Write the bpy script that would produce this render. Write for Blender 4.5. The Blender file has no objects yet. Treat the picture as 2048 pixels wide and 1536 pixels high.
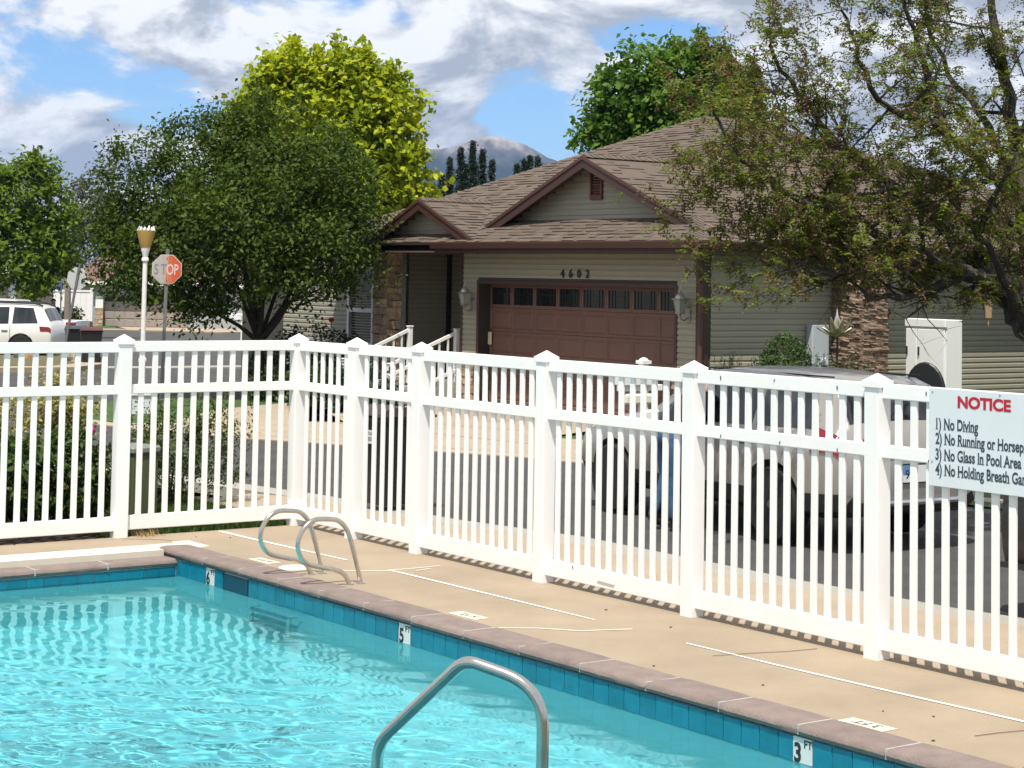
import bpy, bmesh, math, random
import numpy as np
from mathutils import Vector, Matrix
S = bpy.context.scene
COL = S.collection
PI = math.pi
rnd = random.Random(7)
# ------------------------------------------------------------------ camera
F_PX, PITCH, ROLL, HOR, HC = 3877.0, .055, .0171, 552.2, 2.483
cam = bpy.data.cameras.new('camera'); camo = bpy.data.objects.new('camera', cam); COL.objects.link(camo)
fw = Vector((0, math.cos(PITCH), math.sin(PITCH))); u0 = Vector((0, -math.sin(PITCH), math.cos(PITCH))); r0 = Vector((1, 0, 0))
cr = r0*math.cos(ROLL)+u0*math.sin(ROLL); cu = u0*math.cos(ROLL)-r0*math.sin(ROLL)
M = Matrix((( cr.x, cu.x, -fw.x, 0), (cr.y, cu.y, -fw.y, 0), (cr.z, cu.z, -fw.z, HC), (0, 0, 0, 1)))
camo.matrix_world = M
cam.sensor_width = 36; cam.sensor_fit = 'HORIZONTAL'; cam.lens = 36*F_PX/2048
cam.shift_y = -(768-(HOR-F_PX*math.tan(PITCH)))/2048
cam.clip_start = .1; cam.clip_end = 30000
S.camera = camo
# ------------------------------------------------------------------ sun, sky, exposure
SUN_DIR = Vector((.196, .98, -2.1)).normalized()
sun = bpy.data.lights.new('sun', 'SUN'); suno = bpy.data.objects.new('sun', sun); COL.objects.link(suno)
sun.energy = 4.6; sun.angle = math.radians(.55); sun.color = (1, .955, .88)
suno.rotation_euler = SUN_DIR.to_track_quat('-Z', 'Y').to_euler(); sun.cycles.is_caustics_light = True
suno.location = (-5, -20, 50)
SKY_STRENGTH = .115
world = bpy.data.worlds.new('World'); S.world = world; world.use_nodes = True
S.view_settings.view_transform = 'Standard'; S.view_settings.look = 'None'
S.view_settings.exposure = .40; S.view_settings.gamma = 1; S.view_settings.use_curve_mapping = False
S.cycles.use_denoising = True
S.cycles.max_bounces = 10; S.cycles.transparent_max_bounces = 24; S.cycles.transmission_bounces = 8
S.cycles.caustics_refractive = True; S.cycles.caustics_reflective = False
S.cycles.sample_clamp_indirect = 6.0

def build_sky():
    nt = world.node_tree; N = nt.nodes; L = nt.links; N.clear()
    out = N.new('ShaderNodeOutputWorld'); bg = N.new('ShaderNodeBackground'); bg.inputs[1].default_value = SKY_STRENGTH
    sky = N.new('ShaderNodeTexSky'); sky.sky_type = 'NISHITA'; sky.sun_disc = False
    sky.sun_elevation = math.radians(64.5); sky.sun_rotation = PI+.197; sky.altitude = 1400; sky.air_density = 1.0; sky.dust_density = .6; sky.ozone_density = 1.4
    tc = N.new('ShaderNodeTexCoord')
    def vm(op, a, b=None):
        n = N.new('ShaderNodeVectorMath'); n.operation = op
        for i, x in enumerate((a, b)):
            if x is None: continue
            if hasattr(x, 'node'): L.new(x, n.inputs[i])
            else: n.inputs[i].default_value = x
        return n
    def mth(op, a, b=None, clamp=False):
        n = N.new('ShaderNodeMath'); n.operation = op; n.use_clamp = clamp
        for i, x in enumerate((a, b)):
            if x is None: continue
            if hasattr(x, 'node'): L.new(x, n.inputs[i])
            else: n.inputs[i].default_value = x
        return n.outputs[0]
    def noise(vec, scale, detail, rough, dist=0):
        n = N.new('ShaderNodeTexNoise'); n.inputs['Scale'].default_value = scale; n.inputs['Detail'].default_value = detail
        n.inputs['Roughness'].default_value = rough; n.inputs['Distortion'].default_value = dist
        L.new(vec, n.inputs['Vector']); return n.outputs['Fac']
    d = vm('NORMALIZE', tc.outputs['Generated']).outputs[0]
    p = vm('MULTIPLY', d, (1, 1, 2.1)).outputs[0]
    p = vm('ADD', p, (3.37, 1.9, .62)).outputs[0]
    p2 = vm('ADD', p, (-.010, 0, .022)).outputs[0]
    def dens(q):
        a = noise(q, 9.5, 12, .58, .35); b = noise(q, 3.4, 2, .5)
        return mth('ADD', mth('MULTIPLY', a, .8), mth('MULTIPLY', b, .28))
    d1 = dens(p); d2 = dens(p2)
    # a few gaps of blue where the photograph has them (direction, size, amount)
    hole = None
    for (v, k, am) in (((-.205, .975, .094), 190, .17), ((-.13, .985, .088), 420, .07), ((-.005, .997, .082), 1700, .10), ((.088, .99, .125), 2200, .10), ((-.29, .96, .06), 700, .04)):
        q = vm('SUBTRACT', d, Vector(v).normalized()).outputs[0]; q = vm('MULTIPLY', q, (1, 1, 2.6)).outputs[0]
        n = N.new('ShaderNodeVectorMath'); n.operation = 'DOT_PRODUCT'; L.new(q, n.inputs[0]); L.new(q, n.inputs[1])
        e = mth('MULTIPLY', n.outputs['Value'], -k); e = mth('EXPONENT', e); e = mth('MULTIPLY', e, am)
        hole = e if hole is None else mth('ADD', hole, e)
    dd = mth('SUBTRACT', d1, hole)
    mr = N.new('ShaderNodeMapRange'); mr.interpolation_type = 'SMOOTHSTEP'; L.new(dd, mr.inputs[0]); mr.inputs[1].default_value = .405; mr.inputs[2].default_value = .495
    lit = mth('MULTIPLY', mth('SUBTRACT', d1, d2), 8.5)
    thick = mth('MULTIPLY', mth('SUBTRACT', d1, .52), -2.2)
    sh = mth('ADD', mth('ADD', lit, thick), .62, True)
    ramp = N.new('ShaderNodeValToRGB'); L.new(sh, ramp.inputs[0])
    el = ramp.color_ramp.elements
    el[0].position = .12; el[0].color = (3.2, 3.5, 3.95, 1); el[1].position = .95; el[1].color = (7.2, 7.3, 7.4, 1)
    e = el.new(.45); e.color = (4.5, 4.75, 5.1, 1)
    tint = N.new('ShaderNodeMixRGB'); tint.blend_type = 'MULTIPLY'; tint.inputs[0].default_value = 1; L.new(sky.outputs[0], tint.inputs[1]); tint.inputs[2].default_value = (.62, .80, 1, 1)
    mix = N.new('ShaderNodeMixRGB'); L.new(mr.outputs[0], mix.inputs[0]); L.new(tint.outputs[0], mix.inputs[1]); L.new(ramp.outputs[0], mix.inputs[2])
    L.new(mix.outputs[0], bg.inputs[0]); L.new(bg.outputs[0], out.inputs[0])
build_sky()

# ------------------------------------------------------------------ site axes: local x runs along the fence, local y runs away from the pool
O3 = Vector((-2.08, 19.27, 0)); PH = math.radians(54.13)
AX = Vector((math.cos(PH), -math.sin(PH), 0)); NX = Vector((math.sin(PH), math.cos(PH), 0))
def W(u, v, z=0): return O3+AX*u+NX*v+Vector((0, 0, z))
SITE = -PH
def hz(X, Y):
    s = max(min(max((-2.5-X)/3.5, 0), 1), min(max((Y-50)/20, 0), 1))
    return -.013*min(max(Y-38, 0), 100)*s

# ------------------------------------------------------------------ materials
MATS = {}
def srgb(c): return tuple(((x/255+.055)/1.055)**2.4 if x/255 > .04045 else x/255/12.92 for x in c)
def mat(name, col, rough=.6, var=0, vscale=3.0, bump=0, bscale=40.0, metal=0, spec=.5, island=0, objvar=0, col2=None, streak=None, coat=0, detail=6, tr=0, sheen=0):
    if name in MATS: return MATS[name]
    m = bpy.data.materials.new(name); m.use_nodes = True; nt = m.node_tree; N = nt.nodes; L = nt.links
    b = N['Principled BSDF']; b.inputs['Roughness'].default_value = rough; b.inputs['Metallic'].default_value = metal
    b.inputs['Specular IOR Level'].default_value = spec; b.inputs['Coat Weight'].default_value = coat
    c = tuple(col)+(1,); b.inputs['Base Color'].default_value = c
    cur = None
    geo = N.new('ShaderNodeNewGeometry')
    if var or col2:
        n = N.new('ShaderNodeTexNoise'); n.inputs['Scale'].default_value = vscale; n.inputs['Detail'].default_value = detail; n.inputs['Roughness'].default_value = .62
        if streak:
            vm = N.new('ShaderNodeVectorMath'); vm.operation = 'MULTIPLY'; vm.inputs[1].default_value = streak; L.new(geo.outputs['Position'], vm.inputs[0]); L.new(vm.outputs[0], n.inputs['Vector'])
        else: L.new(geo.outputs['Position'], n.inputs['Vector'])
        mx = N.new('ShaderNodeMixRGB'); 
        a = c if col2 else tuple(x*(1-var) for x in col)+(1,); d = tuple(col2)+(1,) if col2 else tuple(min(1, x*(1+var)) for x in col)+(1,)
        mx.inputs[1].default_value = a; mx.inputs[2].default_value = d
        mr = N.new('ShaderNodeMapRange'); mr.inputs[1].default_value = .3; mr.inputs[2].default_value = .7; L.new(n.outputs['Fac'], mr.inputs[0]); L.new(mr.outputs[0], mx.inputs[0])
        cur = mx.outputs[0]
    for amt, src in ((island, 'i'), (objvar, 'o')):
        if not amt: continue
        s = geo.outputs['Random Per Island'] if src == 'i' else N.new('ShaderNodeObjectInfo').outputs['Random']
        mr = N.new('ShaderNodeMapRange'); mr.inputs[3].default_value = 1-amt; mr.inputs[4].default_value = 1+amt; L.new(s, mr.inputs[0])
        mu = N.new('ShaderNodeMixRGB'); mu.blend_type = 'MULTIPLY'; mu.inputs[0].default_value = 1
        if cur is not None: L.new(cur, mu.inputs[1])
        else: mu.inputs[1].default_value = c
        cb = N.new('ShaderNodeCombineXYZ')
        for i in range(3): L.new(mr.outputs[0], cb.inputs[i])
        L.new(cb.outputs[0], mu.inputs[2]); cur = mu.outputs[0]
    if cur is not None: L.new(cur, b.inputs['Base Color'])
    if bump:
        n = N.new('ShaderNodeTexNoise'); n.inputs['Scale'].default_value = bscale; n.inputs['Detail'].default_value = 5; L.new(geo.outputs['Position'], n.inputs['Vector'])
        bp = N.new('ShaderNodeBump'); bp.inputs['Strength'].default_value = bump; bp.inputs['Distance'].default_value = .02; L.new(n.outputs['Fac'], bp.inputs['Height']); L.new(bp.outputs[0], b.inputs['Normal'])
    if tr:
        t = N.new('ShaderNodeBsdfTranslucent'); ms = N.new('ShaderNodeMixShader'); ms.inputs[0].default_value = tr
        if cur is not None: L.new(cur, t.inputs[0])
        else: t.inputs[0].default_value = c
        o = N['Material Output']; L.new(b.outputs[0], ms.inputs[1]); L.new(t.outputs[0], ms.inputs[2]); L.new(ms.outputs[0], o.inputs[0])
    MATS[name] = m; return m
def leafmat(name, ca, cb, tr=.35, rough=.5):
    """leaves: every leaf its own mix of two greens"""
    if name in MATS: return MATS[name]
    m = bpy.data.materials.new(name); m.use_nodes = True; nt = m.node_tree; N = nt.nodes; L = nt.links
    b = N['Principled BSDF']; b.inputs['Roughness'].default_value = rough; b.inputs['Specular IOR Level'].default_value = .35
    g = N.new('ShaderNodeNewGeometry'); n = N.new('ShaderNodeTexNoise'); n.inputs['Scale'].default_value = .9; n.inputs['Detail'].default_value = 3; L.new(g.outputs['Position'], n.inputs['Vector'])
    a = N.new('ShaderNodeMath'); a.operation = 'MULTIPLY'; a.inputs[1].default_value = .6; L.new(g.outputs['Random Per Island'], a.inputs[0])
    s = N.new('ShaderNodeMath'); s.operation = 'SUBTRACT'; s.inputs[1].default_value = .3; L.new(n.outputs['Fac'], s.inputs[0])
    ad = N.new('ShaderNodeMath'); ad.operation = 'ADD'; ad.use_clamp = True; L.new(a.outputs[0], ad.inputs[0]); L.new(s.outputs[0], ad.inputs[1])
    mx = N.new('ShaderNodeMixRGB'); mx.inputs[1].default_value = tuple(ca)+(1,); mx.inputs[2].default_value = tuple(cb)+(1,); L.new(ad.outputs[0], mx.inputs[0])
    t = N.new('ShaderNodeBsdfTranslucent'); L.new(mx.outputs[0], t.inputs[0]); L.new(mx.outputs[0], b.inputs['Base Color'])
    ms = N.new('ShaderNodeMixShader'); ms.inputs[0].default_value = tr; L.new(b.outputs[0], ms.inputs[1]); L.new(t.outputs[0], ms.inputs[2]); L.new(ms.outputs[0], N['Material Output'].inputs[0])
    MATS[name] = m; return m

# ------------------------------------------------------------------ mesh helpers
class MB:
    def __init__(s): s.v = []; s.f = []; s.m = []
    def add(s, vs, fs, mi=0):
        k = len(s.v); s.v += [tuple(p) for p in vs]; s.f += [tuple(i+k for i in f) for f in fs]; s.m += [mi]*len(fs); return s
    def box(s, x0, x1, y0, y1, z0, z1, mi=0):
        return s.add([(x0,y0,z0),(x1,y0,z0),(x1,y1,z0),(x0,y1,z0),(x0,y0,z1),(x1,y0,z1),(x1,y1,z1),(x0,y1,z1)],
                     [(0,3,2,1),(4,5,6,7),(0,1,5,4),(1,2,6,5),(2,3,7,6),(3,0,4,7)], mi)
    def hexa(s, b, t, mi=0):      # four bottom and four top points, both anticlockwise from above
        return s.add(list(b)+list(t), [(0,3,2,1),(4,5,6,7),(0,1,5,4),(1,2,6,5),(2,3,7,6),(3,0,4,7)], mi)
    def poly(s, pts, mi=0): return s.add(pts, [tuple(range(len(pts)))], mi)
    def prism(s, pts, ext, mi=0):
        n = len(pts); e = Vector(ext); a = [Vector(p) for p in pts]; b = [p+e for p in a]
        return s.add(a+b, [tuple(range(n))[::-1], tuple(range(n, 2*n))]+[(i, (i+1) % n, n+(i+1) % n, n+i) for i in range(n)], mi)
    def tube(s, path, r, n=8, cap=True, mi=0, closed=False):
        P = [Vector(p) for p in path]; k = len(P); R = r if isinstance(r, (list, tuple)) else [r]*k
        vs = []; t0 = None; nrm = None
        for i in range(k):
            if closed: t = (P[(i+1) % k]-P[i-1])
            else: t = (P[min(i+1, k-1)]-P[max(i-1, 0)])
            t = t.normalized() if t.length > 1e-9 else Vector((0, 0, 1))
            if nrm is None:
                nrm = t.orthogonal().normalized()
            else:
                nrm = (nrm-t*nrm.dot(t)); nrm = nrm.normalized() if nrm.length > 1e-6 else t.orthogonal().normalized()
            b = t.cross(nrm)
            for j in range(n):
                a = 2*PI*j/n; vs.append(P[i]+(nrm*math.cos(a)+b*math.sin(a))*R[i])
        fs = [(i*n+j, i*n+(j+1) % n, (i+1)*n+(j+1) % n, (i+1)*n+j) for i in range(k-1) for j in range(n)]
        if closed: fs += [((k-1)*n+j, (k-1)*n+(j+1) % n, (j+1) % n, j) for j in range(n)]
        elif cap: fs += [tuple(range(n))[::-1], tuple(range((k-1)*n, k*n))]
        return s.add(vs, fs, mi)
    def lathe(s, prof, c=(0, 0, 0), n=16, mi=0, axis='z'):
        vs = []; k = len(prof)
        for (r, h) in prof:
            for j in range(n):
                a = 2*PI*j/n; x, y = r*math.cos(a), r*math.sin(a)
                vs.append((c[0]+x, c[1]+y, c[2]+h) if axis == 'z' else ((c[0]+x, c[1]+h, c[2]+y) if axis == 'y' else (c[0]+h, c[1]+x, c[2]+y)))
        fs = [(i*n+j, i*n+(j+1) % n, (i+1)*n+(j+1) % n, (i+1)*n+j) for i in range(k-1) for j in range(n)]
        fs += [tuple(range(n))[::-1], tuple(range((k-1)*n, k*n))]
        return s.add(vs, fs, mi)
    def grid(s, rows, mi=0, closed=False):
        k = len(rows[0]); vs = [p for r in rows for p in r]
        fs = [(i*k+j, i*k+j+1, (i+1)*k+j+1, (i+1)*k+j) for i in range(len(rows)-1) for j in range(k-1)]
        return s.add(vs, fs, mi)
    def mesh(s, name, mats, smooth=False, bevel=0, seg=1, fix=True):
        me = bpy.data.meshes.new(name); me.from_pydata(s.v, [], s.f)
        for m in (mats if isinstance(mats, (list, tuple)) else [mats]): me.materials.append(m)
        if isinstance(mats, (list, tuple)) and len(mats) > 1: me.polygons.foreach_set('material_index', s.m)
        if bevel or fix:
            bm = bmesh.new(); bm.from_mesh(me)
            if fix: bmesh.ops.recalc_face_normals(bm, faces=bm.faces)
            if bevel:
                es = [e for e in bm.edges if len(e.link_faces) == 2 and e.calc_face_angle(0) > .5]
                bmesh.ops.bevel(bm, geom=es, offset=bevel, segments=seg, affect='EDGES', clamp_overlap=True)
            bm.to_mesh(me); bm.free()
        if smooth:
            me.polygons.foreach_set('use_smooth', [True]*len(me.polygons))
            try: me.set_sharp_from_angle(angle=math.radians(40))
            except Exception: pass
        me.update(); return me
    def build(s, name, mats, parent=None, loc=None, rot=None, **k):
        o = bpy.data.objects.new(name, s.mesh(name, mats, **k)); COL.objects.link(o)
        if parent: o.parent = parent
        if loc is not None: o.location = loc
        if rot is not None: o.rotation_euler = rot
        return o
def inst(me, name, parent=None, loc=(0, 0, 0), rot=(0, 0, 0), scale=None):
    o = bpy.data.objects.new(name, me); COL.objects.link(o); o.location = loc; o.rotation_euler = rot
    if scale is not None: o.scale = scale
    if parent: o.parent = parent
    return o
def tag(o, label=None, cat=None, group=None, kind=None):
    if label: o['label'] = label
    if cat: o['category'] = cat
    if group: o['group'] = group
    if kind: o['kind'] = kind
    return o
def thing(name, label, cat, loc=(0, 0, 0), rz=0, group=None):
    o = bpy.data.objects.new(name, None); COL.objects.link(o); o.location = loc; o.rotation_euler = (0, 0, rz); o.empty_display_size = .2
    return tag(o, label, cat, group)
def struct(name, loc=(0, 0, 0), rz=0):
    o = bpy.data.objects.new(name, None); COL.objects.link(o); o.location = loc; o.rotation_euler = (0, 0, rz); o['kind'] = 'structure'; return o
def copy_tree(o, parent=None):
    c = o.copy(); COL.objects.link(c); c.parent = parent
    for ch in list(o.children): copy_tree(ch, c)
    return c
_txt = {}
def text_mesh(body, size, m, extrude=.001, offset=0, align='LEFT', sx=1, shear=0, space=1.0):
    cu_ = bpy.data.curves.new('text', 'FONT'); cu_.body = body; cu_.size = size; cu_.extrude = extrude; cu_.offset = offset; cu_.align_x = align; cu_.space_character = space
    o = bpy.data.objects.new('text', cu_); COL.objects.link(o)
    bpy.context.view_layer.update()
    dg = bpy.context.evaluated_depsgraph_get(); me = bpy.data.meshes.new_from_object(o.evaluated_get(dg))
    bpy.data.objects.remove(o); bpy.data.curves.remove(cu_)
    if sx != 1: me.transform(Matrix.Diagonal((sx, 1, 1, 1)))
    me.materials.clear(); me.materials.append(m); return me
def np_mesh(name, V, F, m, smooth=False):
    """fast mesh from numpy: V (n,3), F (k,q) all faces with q corners"""
    me = bpy.data.meshes.new(name); V = np.asarray(V, np.float32); F = np.asarray(F, np.int32); q = F.shape[1]
    me.vertices.add(len(V)); me.vertices.foreach_set('co', V.ravel())
    me.loops.add(F.size); me.loops.foreach_set('vertex_index', F.ravel())
    me.polygons.add(len(F)); me.polygons.foreach_set('loop_start', np.arange(0, F.size, q, dtype=np.int32)); me.polygons.foreach_set('loop_total', np.full(len(F), q, np.int32))
    if smooth: me.polygons.foreach_set('use_smooth', np.ones(len(F), bool))
    me.materials.append(m); me.update(calc_edges=True); return me
def obj(me, name, parent=None, loc=(0, 0, 0), rot=(0, 0, 0)):
    return inst(me, name, parent, loc, rot)
# ------------------------------------------------------------------ material set
VINYL = mat('white_vinyl', (.86, .855, .83), .38, var=.03, vscale=1.6, bump=.02, bscale=9)
CONC = mat('deck_concrete', (.305, .238, .166), .85, var=.13, vscale=1.1, bump=.25, bscale=70, detail=9)
SIDEW = mat('sidewalk_concrete', (.36, .285, .205), .85, var=.10, vscale=1.7, bump=.2, bscale=50, detail=9)
KERB = mat('kerb_concrete', (.33, .305, .26), .85, var=.10, vscale=2.2, bump=.2, bscale=50)
CAULK = mat('white_sealant', (.8, .78, .72), .6, var=.06)
BAND = mat('pale_edge_coating', (.62, .57, .47), .7, var=.06, vscale=2)
COPE = mat('coping_concrete', (.205, .155, .135), .8, var=.16, vscale=7, bump=.45, bscale=90, objvar=.07, detail=9)
GROUT = mat('pale_grout', (.42, .41, .38), .85)
TILE = mat('blue_glazed_tile', (.008, .165, .235), .12, var=.12, vscale=9, objvar=.10)
TILEW = mat('white_glazed_tile', (.62, .62, .58), .25)
INK = mat('black_print', (.012, .012, .014), .5)
PLASTER = mat('pool_plaster', (.62, .80, .80), .7, var=.03, vscale=3)
STEEL = mat('stainless_steel', (.60, .57, .52), .19, metal=1, var=.08, vscale=14)
ASPH = mat('asphalt', (.058, .057, .055), .9, var=.22, vscale=1.3, bump=.5, bscale=120, detail=12)
GRASS = mat('lawn_grass', (.030, .075, .012), .85, col2=(.062, .115, .022), vscale=1.2, bump=.9, bscale=60)
SOIL = mat('soil_mulch', (.05, .035, .024), .95, var=.3, vscale=8, bump=.8, bscale=50)
BLACKP = mat('black_plastic', (.014, .014, .015), .45)
DARK = mat('dark_void', (.006, .006, .006), .8)
SITE_ROT = (0, 0, SITE)

# ------------------------------------------------------------------ the ground, roads, lawns
def sheet(name, pts, z, m, kind='structure', skirt=0):
    """flat sheet laid on the terrain from plan points"""
    bm = bmesh.new(); vs = [bm.verts.new((x, y, 0)) for x, y in pts]; bm.faces.new(vs)
    bmesh.ops.triangulate(bm, faces=bm.faces[:])
    for co, no in (((0, 38, 0), (0, 1, 0)), ((0, 50, 0), (0, 1, 0)), ((0, 70, 0), (0, 1, 0)), ((0, 138, 0), (0, 1, 0)), ((-2.5, 0, 0), (1, 0, 0)), ((-6, 0, 0), (1, 0, 0))):
        bmesh.ops.bisect_plane(bm, geom=bm.verts[:]+bm.edges[:]+bm.faces[:], plane_co=co, plane_no=no)
    for v in bm.verts: v.co.z = hz(v.co.x, v.co.y)+z
    if skirt:
        r = bmesh.ops.extrude_edge_only(bm, edges=[e for e in bm.edges if e.is_boundary])
        for v in r['geom']:
            if isinstance(v, bmesh.types.BMVert): v.co.z -= skirt
    bmesh.ops.recalc_face_normals(bm, faces=bm.faces)
    up = [f for f in bm.faces if abs(f.normal.z) > .9]
    if up and sum(f.normal.z for f in up) < 0: bmesh.ops.reverse_faces(bm, faces=bm.faces[:])
    me = bpy.data.meshes.new(name); bm.to_mesh(me); bm.free(); me.materials.append(m)
    o = bpy.data.objects.new(name, me); COL.objects.link(o); o['kind'] = kind; return o
uvp = lambda *ps: [tuple(W(u, v))[:2] for u, v in ps]
# wide base ground, with a hole where the pool is dug (built as a frame of sheets)
g0 = mat('dry_field', (.075, .075, .04), .95, var=.3, vscale=.05)
gm = MB()
R_ = 5600
ys = [-R_, -40, 38, 50, 60, 70, 138, 400, R_]; xs = [-R_, -400, -6, -2.5, 40, R_]
poolhole = None
vv = [[(x, y, hz(x, y)-.30) for x in xs] for y in ys]
gm.grid(vv)
ground = gm.build('ground', g0, fix=False); ground['kind'] = 'structure'
# the base lies below the pool floor only under the pool: cut the pool out of it
bm = bmesh.new(); bm.from_mesh(ground.data)
for (u, v, du, dv) in ((1.0, 0, 1, 0), (14.6, 0, 1, 0), (0, -1.75, 0, 1), (0, -12, 0, 1)):
    co = W(u, v); no = AX*du+NX*dv
    bmesh.ops.bisect_plane(bm, geom=bm.verts[:]+bm.edges[:]+bm.faces[:], plane_co=co, plane_no=no)
kill = []
for f in bm.faces:
    p = f.calc_center_median(); q = p-O3; a, b = q.dot(AX), q.dot(NX)
    if 1.0 < a < 14.6 and -12 < b < -1.75: kill.append(f)
bmesh.ops.delete(bm, geom=kill, context='FACES'); bm.to_mesh(ground.data); bm.free()

near_edge = [(13, 2.4), (8, 2.3), (6.65, 2.06), (5.0, 1.98), (3.6, 2.02), (2.05, 2.05), (.4, 1.72), (-.48, 1.66), (-2.03, 1.62), (-4.0, 1.3), (-6.5, .6), (-10, -1.2), (-14, -4), (-26, -14)]
far_XY = [(9.5, 17.5), (5.5, 22.2), (2.6, 25.1), (1.47, 26.01), (.75, 26.45), (.3, 26.87), (-1.03, 27.62), (-3.13, 28.78), (-4.01, 29.22), (-5.22, 30.18), (-6.14, 30.87), (-7.2, 31.9), (-7.9, 33.4), (-8.0, 36), (-7.39, 37.4), (-6.0, 38.3), (-2.63, 40.2), (2, 41.5)]
road = sheet('road', [tuple(W(u, v))[:2] for u, v in [(40, 2.4)]+near_edge]+[(-60, 40), (-60, 110), (-20, 118), (2, 118), (2, 41.5)]+far_XY[::-1][1:]+[(28, -5)], -.02, ASPH)
# kerb and gutter on the pool side of the road, sidewalk between kerb and fence
def ribbon(name, pts, w0, w1, z0, h, m, kind='structure', flip=1):
    """strip that follows plan points; offsets w0..w1 to its left"""
    rows = []; k = len(pts)
    for i, p in enumerate(pts):
        a = Vector(pts[max(i-1, 0)]); b = Vector(pts[min(i+1, k-1)]); t = (b-a).normalized(); nn = Vector((-t.y, t.x))
        A = Vector(p)+nn*w0; B = Vector(p)+nn*w1; zA, zB = hz(A.x, A.y)+z0, hz(B.x, B.y)+z0
        rows.append([(A.x, A.y, zA-.12), (A.x, A.y, zA+h-.012), (A.x+(B.x-A.x)*.1, A.y+(B.y-A.y)*.1, zA+h), (B.x, B.y, zB+h), (B.x, B.y, zB-.12)])
    mb = MB(); mb.grid(rows); o = mb.build(name, m); o['kind'] = kind; return o
nxy = [tuple(W(u, v))[:2] for u, v in near_edge]
side = sheet('sidewalk', uvp((13, .125), (0.0, .125), (-2.3, .125), (-2.6, .9))+[tuple(W(u, v-.40))[:2] for u, v in near_edge[::-1] if -3.0 < u], .0, SIDEW, skirt=.2)
ribbon('kerb', nxy, .0, .41, 0, -.004, KERB)
far_kerb = far_XY[:12]
ribbon('far_kerb', far_kerb, -.02, -.42, 0, .006, SIDEW)
walk = sheet('driveway', [(-6.1, 31.35), (-5.2, 30.62), (-4.0, 29.66), (-3.13, 29.2), (-1.03, 28.05), (.3, 27.3), (.75, 26.9), (1.47, 26.46), (2.05, 26.1), (2.09, 28.54), (1.66, 29.39), (.81, 29.93), (.62, 30.2), (2.35, 33.2)]
             + uvp((-7.6, 11.72), (-13.3, 11.72), (-14.0, 10.2), (-12.9, 8.0)) + [(-2.7, 32.38), (-3.42, 32.44), (-3.98, 37.13), (-4.06, 37.11), (-4.76, 35.94), (-5.27, 34.49), (-5.5, 31.75)], .012, SIDEW, skirt=.2)
for a, b in (((-12.6, 7.6), (-8.3, 8.9)), ((-11.6, 6.9), (-6.2, 7.55)), ((-10.2, 9.5), (-10.3, 11.5))):
    p, q = W(*a), W(*b); t = (q-p).normalized(); nn = Vector((-t.y, t.x, 0))*.012
    MB().poly([p-nn+Vector((0, 0, .017)), p+nn+Vector((0, 0, .017)), q+nn+Vector((0, 0, .017)), q-nn+Vector((0, 0, .017))]).build('joint', mat('dark_joint', (.13, .10, .075), .9), walk)  # joints drawn as thin dark strips
flawn = sheet('front_lawn', [(-6.24, 31.37), (-5.5, 31.75), (-5.27, 34.49), (-4.76, 35.94), (-4.06, 37.11), (-3.98, 37.13), (-3.42, 32.44), (-2.7, 32.38)]+uvp((-12.9, 8.0), (-14.0, 10.2), (-14.0, 13), (-25, 13))+[(-2.63, 40.01), (-4.21, 39.37), (-6.03, 38.11), (-6.79, 37.73), (-7.39, 37.11), (-7.7, 35.2), (-7.5, 33.0)], .006, GRASS)
slawn = sheet('side_lawn', [(2.05, 26.1), (2.09, 28.54), (1.66, 29.39), (.81, 29.93), (.62, 30.2), (2.35, 33.2)]+uvp((-7.0, 11.5), (-7.0, 20), (14, 20), (16, 7.8), (3.5, 7.6), (-2, 7.2)), .004, GRASS)
isl = [(-19.0, 58.38), (-14.52, 61.61), (-12.76, 57.95), (-11.26, 53.01), (-11.52, 51.72), (-13.19, 50.52), (-15.79, 48.54), (-26, 42)]
sheet('corner_lawn', isl+[(-34, 60)], .10, mat('dry_lawn', (.085, .085, .03), .95, col2=(.13, .115, .05), vscale=1.6, bump=.8, bscale=40), skirt=.25)
ribbon('corner_kerb', [(-12.76, 58.4), (-11.0, 53.0), (-11.2, 50.2), (-12.75, 48.9), (-15.3, 46.9), (-26, 39.5)], 0, -.7, 0, .12, SIDEW)
for pts in (([(-13.9, 52.3), (-9.96, 54.08), (-5.0, 56.5)]),):
    ribbon('gutter', pts, -.5, .5, .0, .004, KERB)
sheet('far_lawn', [(-34, 123.5), (-25.6, 122.9), (-22.03, 111.2), (-34, 104)], .05, GRASS)
sheet('far_driveway', [(-25.0, 123), (-18, 129), (-10, 118), (-16.22, 109.2), (-21.9, 111.5)], .02, SIDEW)
ribbon('far_street_kerb', [(-40, 91), (-31.62, 97.0), (-22.03, 109.82), (-16.22, 107.22), (-11, 116)], -1.2, .8, 0, .06, SIDEW)
sheet('bank', [(-60, 118), (-60, 300), (60, 300), (60, 60), (2, 60), (2, 122)], -.02, GRASS)
# planting bed behind the left run of the fence
bedu = uvp((-.08, -12), (-3.4, -12), (-3.0, .6), (-2.3, .12), (-.08, .12))
bed = sheet('planting_bed', bedu, -.05, SOIL)
strip = sheet('grass_strip', uvp((-.10, -1.9), (-.10, .12), (-2.25, .12), (-2.7, .55), (-2.55, -.75), (-1.5, -1.7)), -.03, GRASS)

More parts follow.
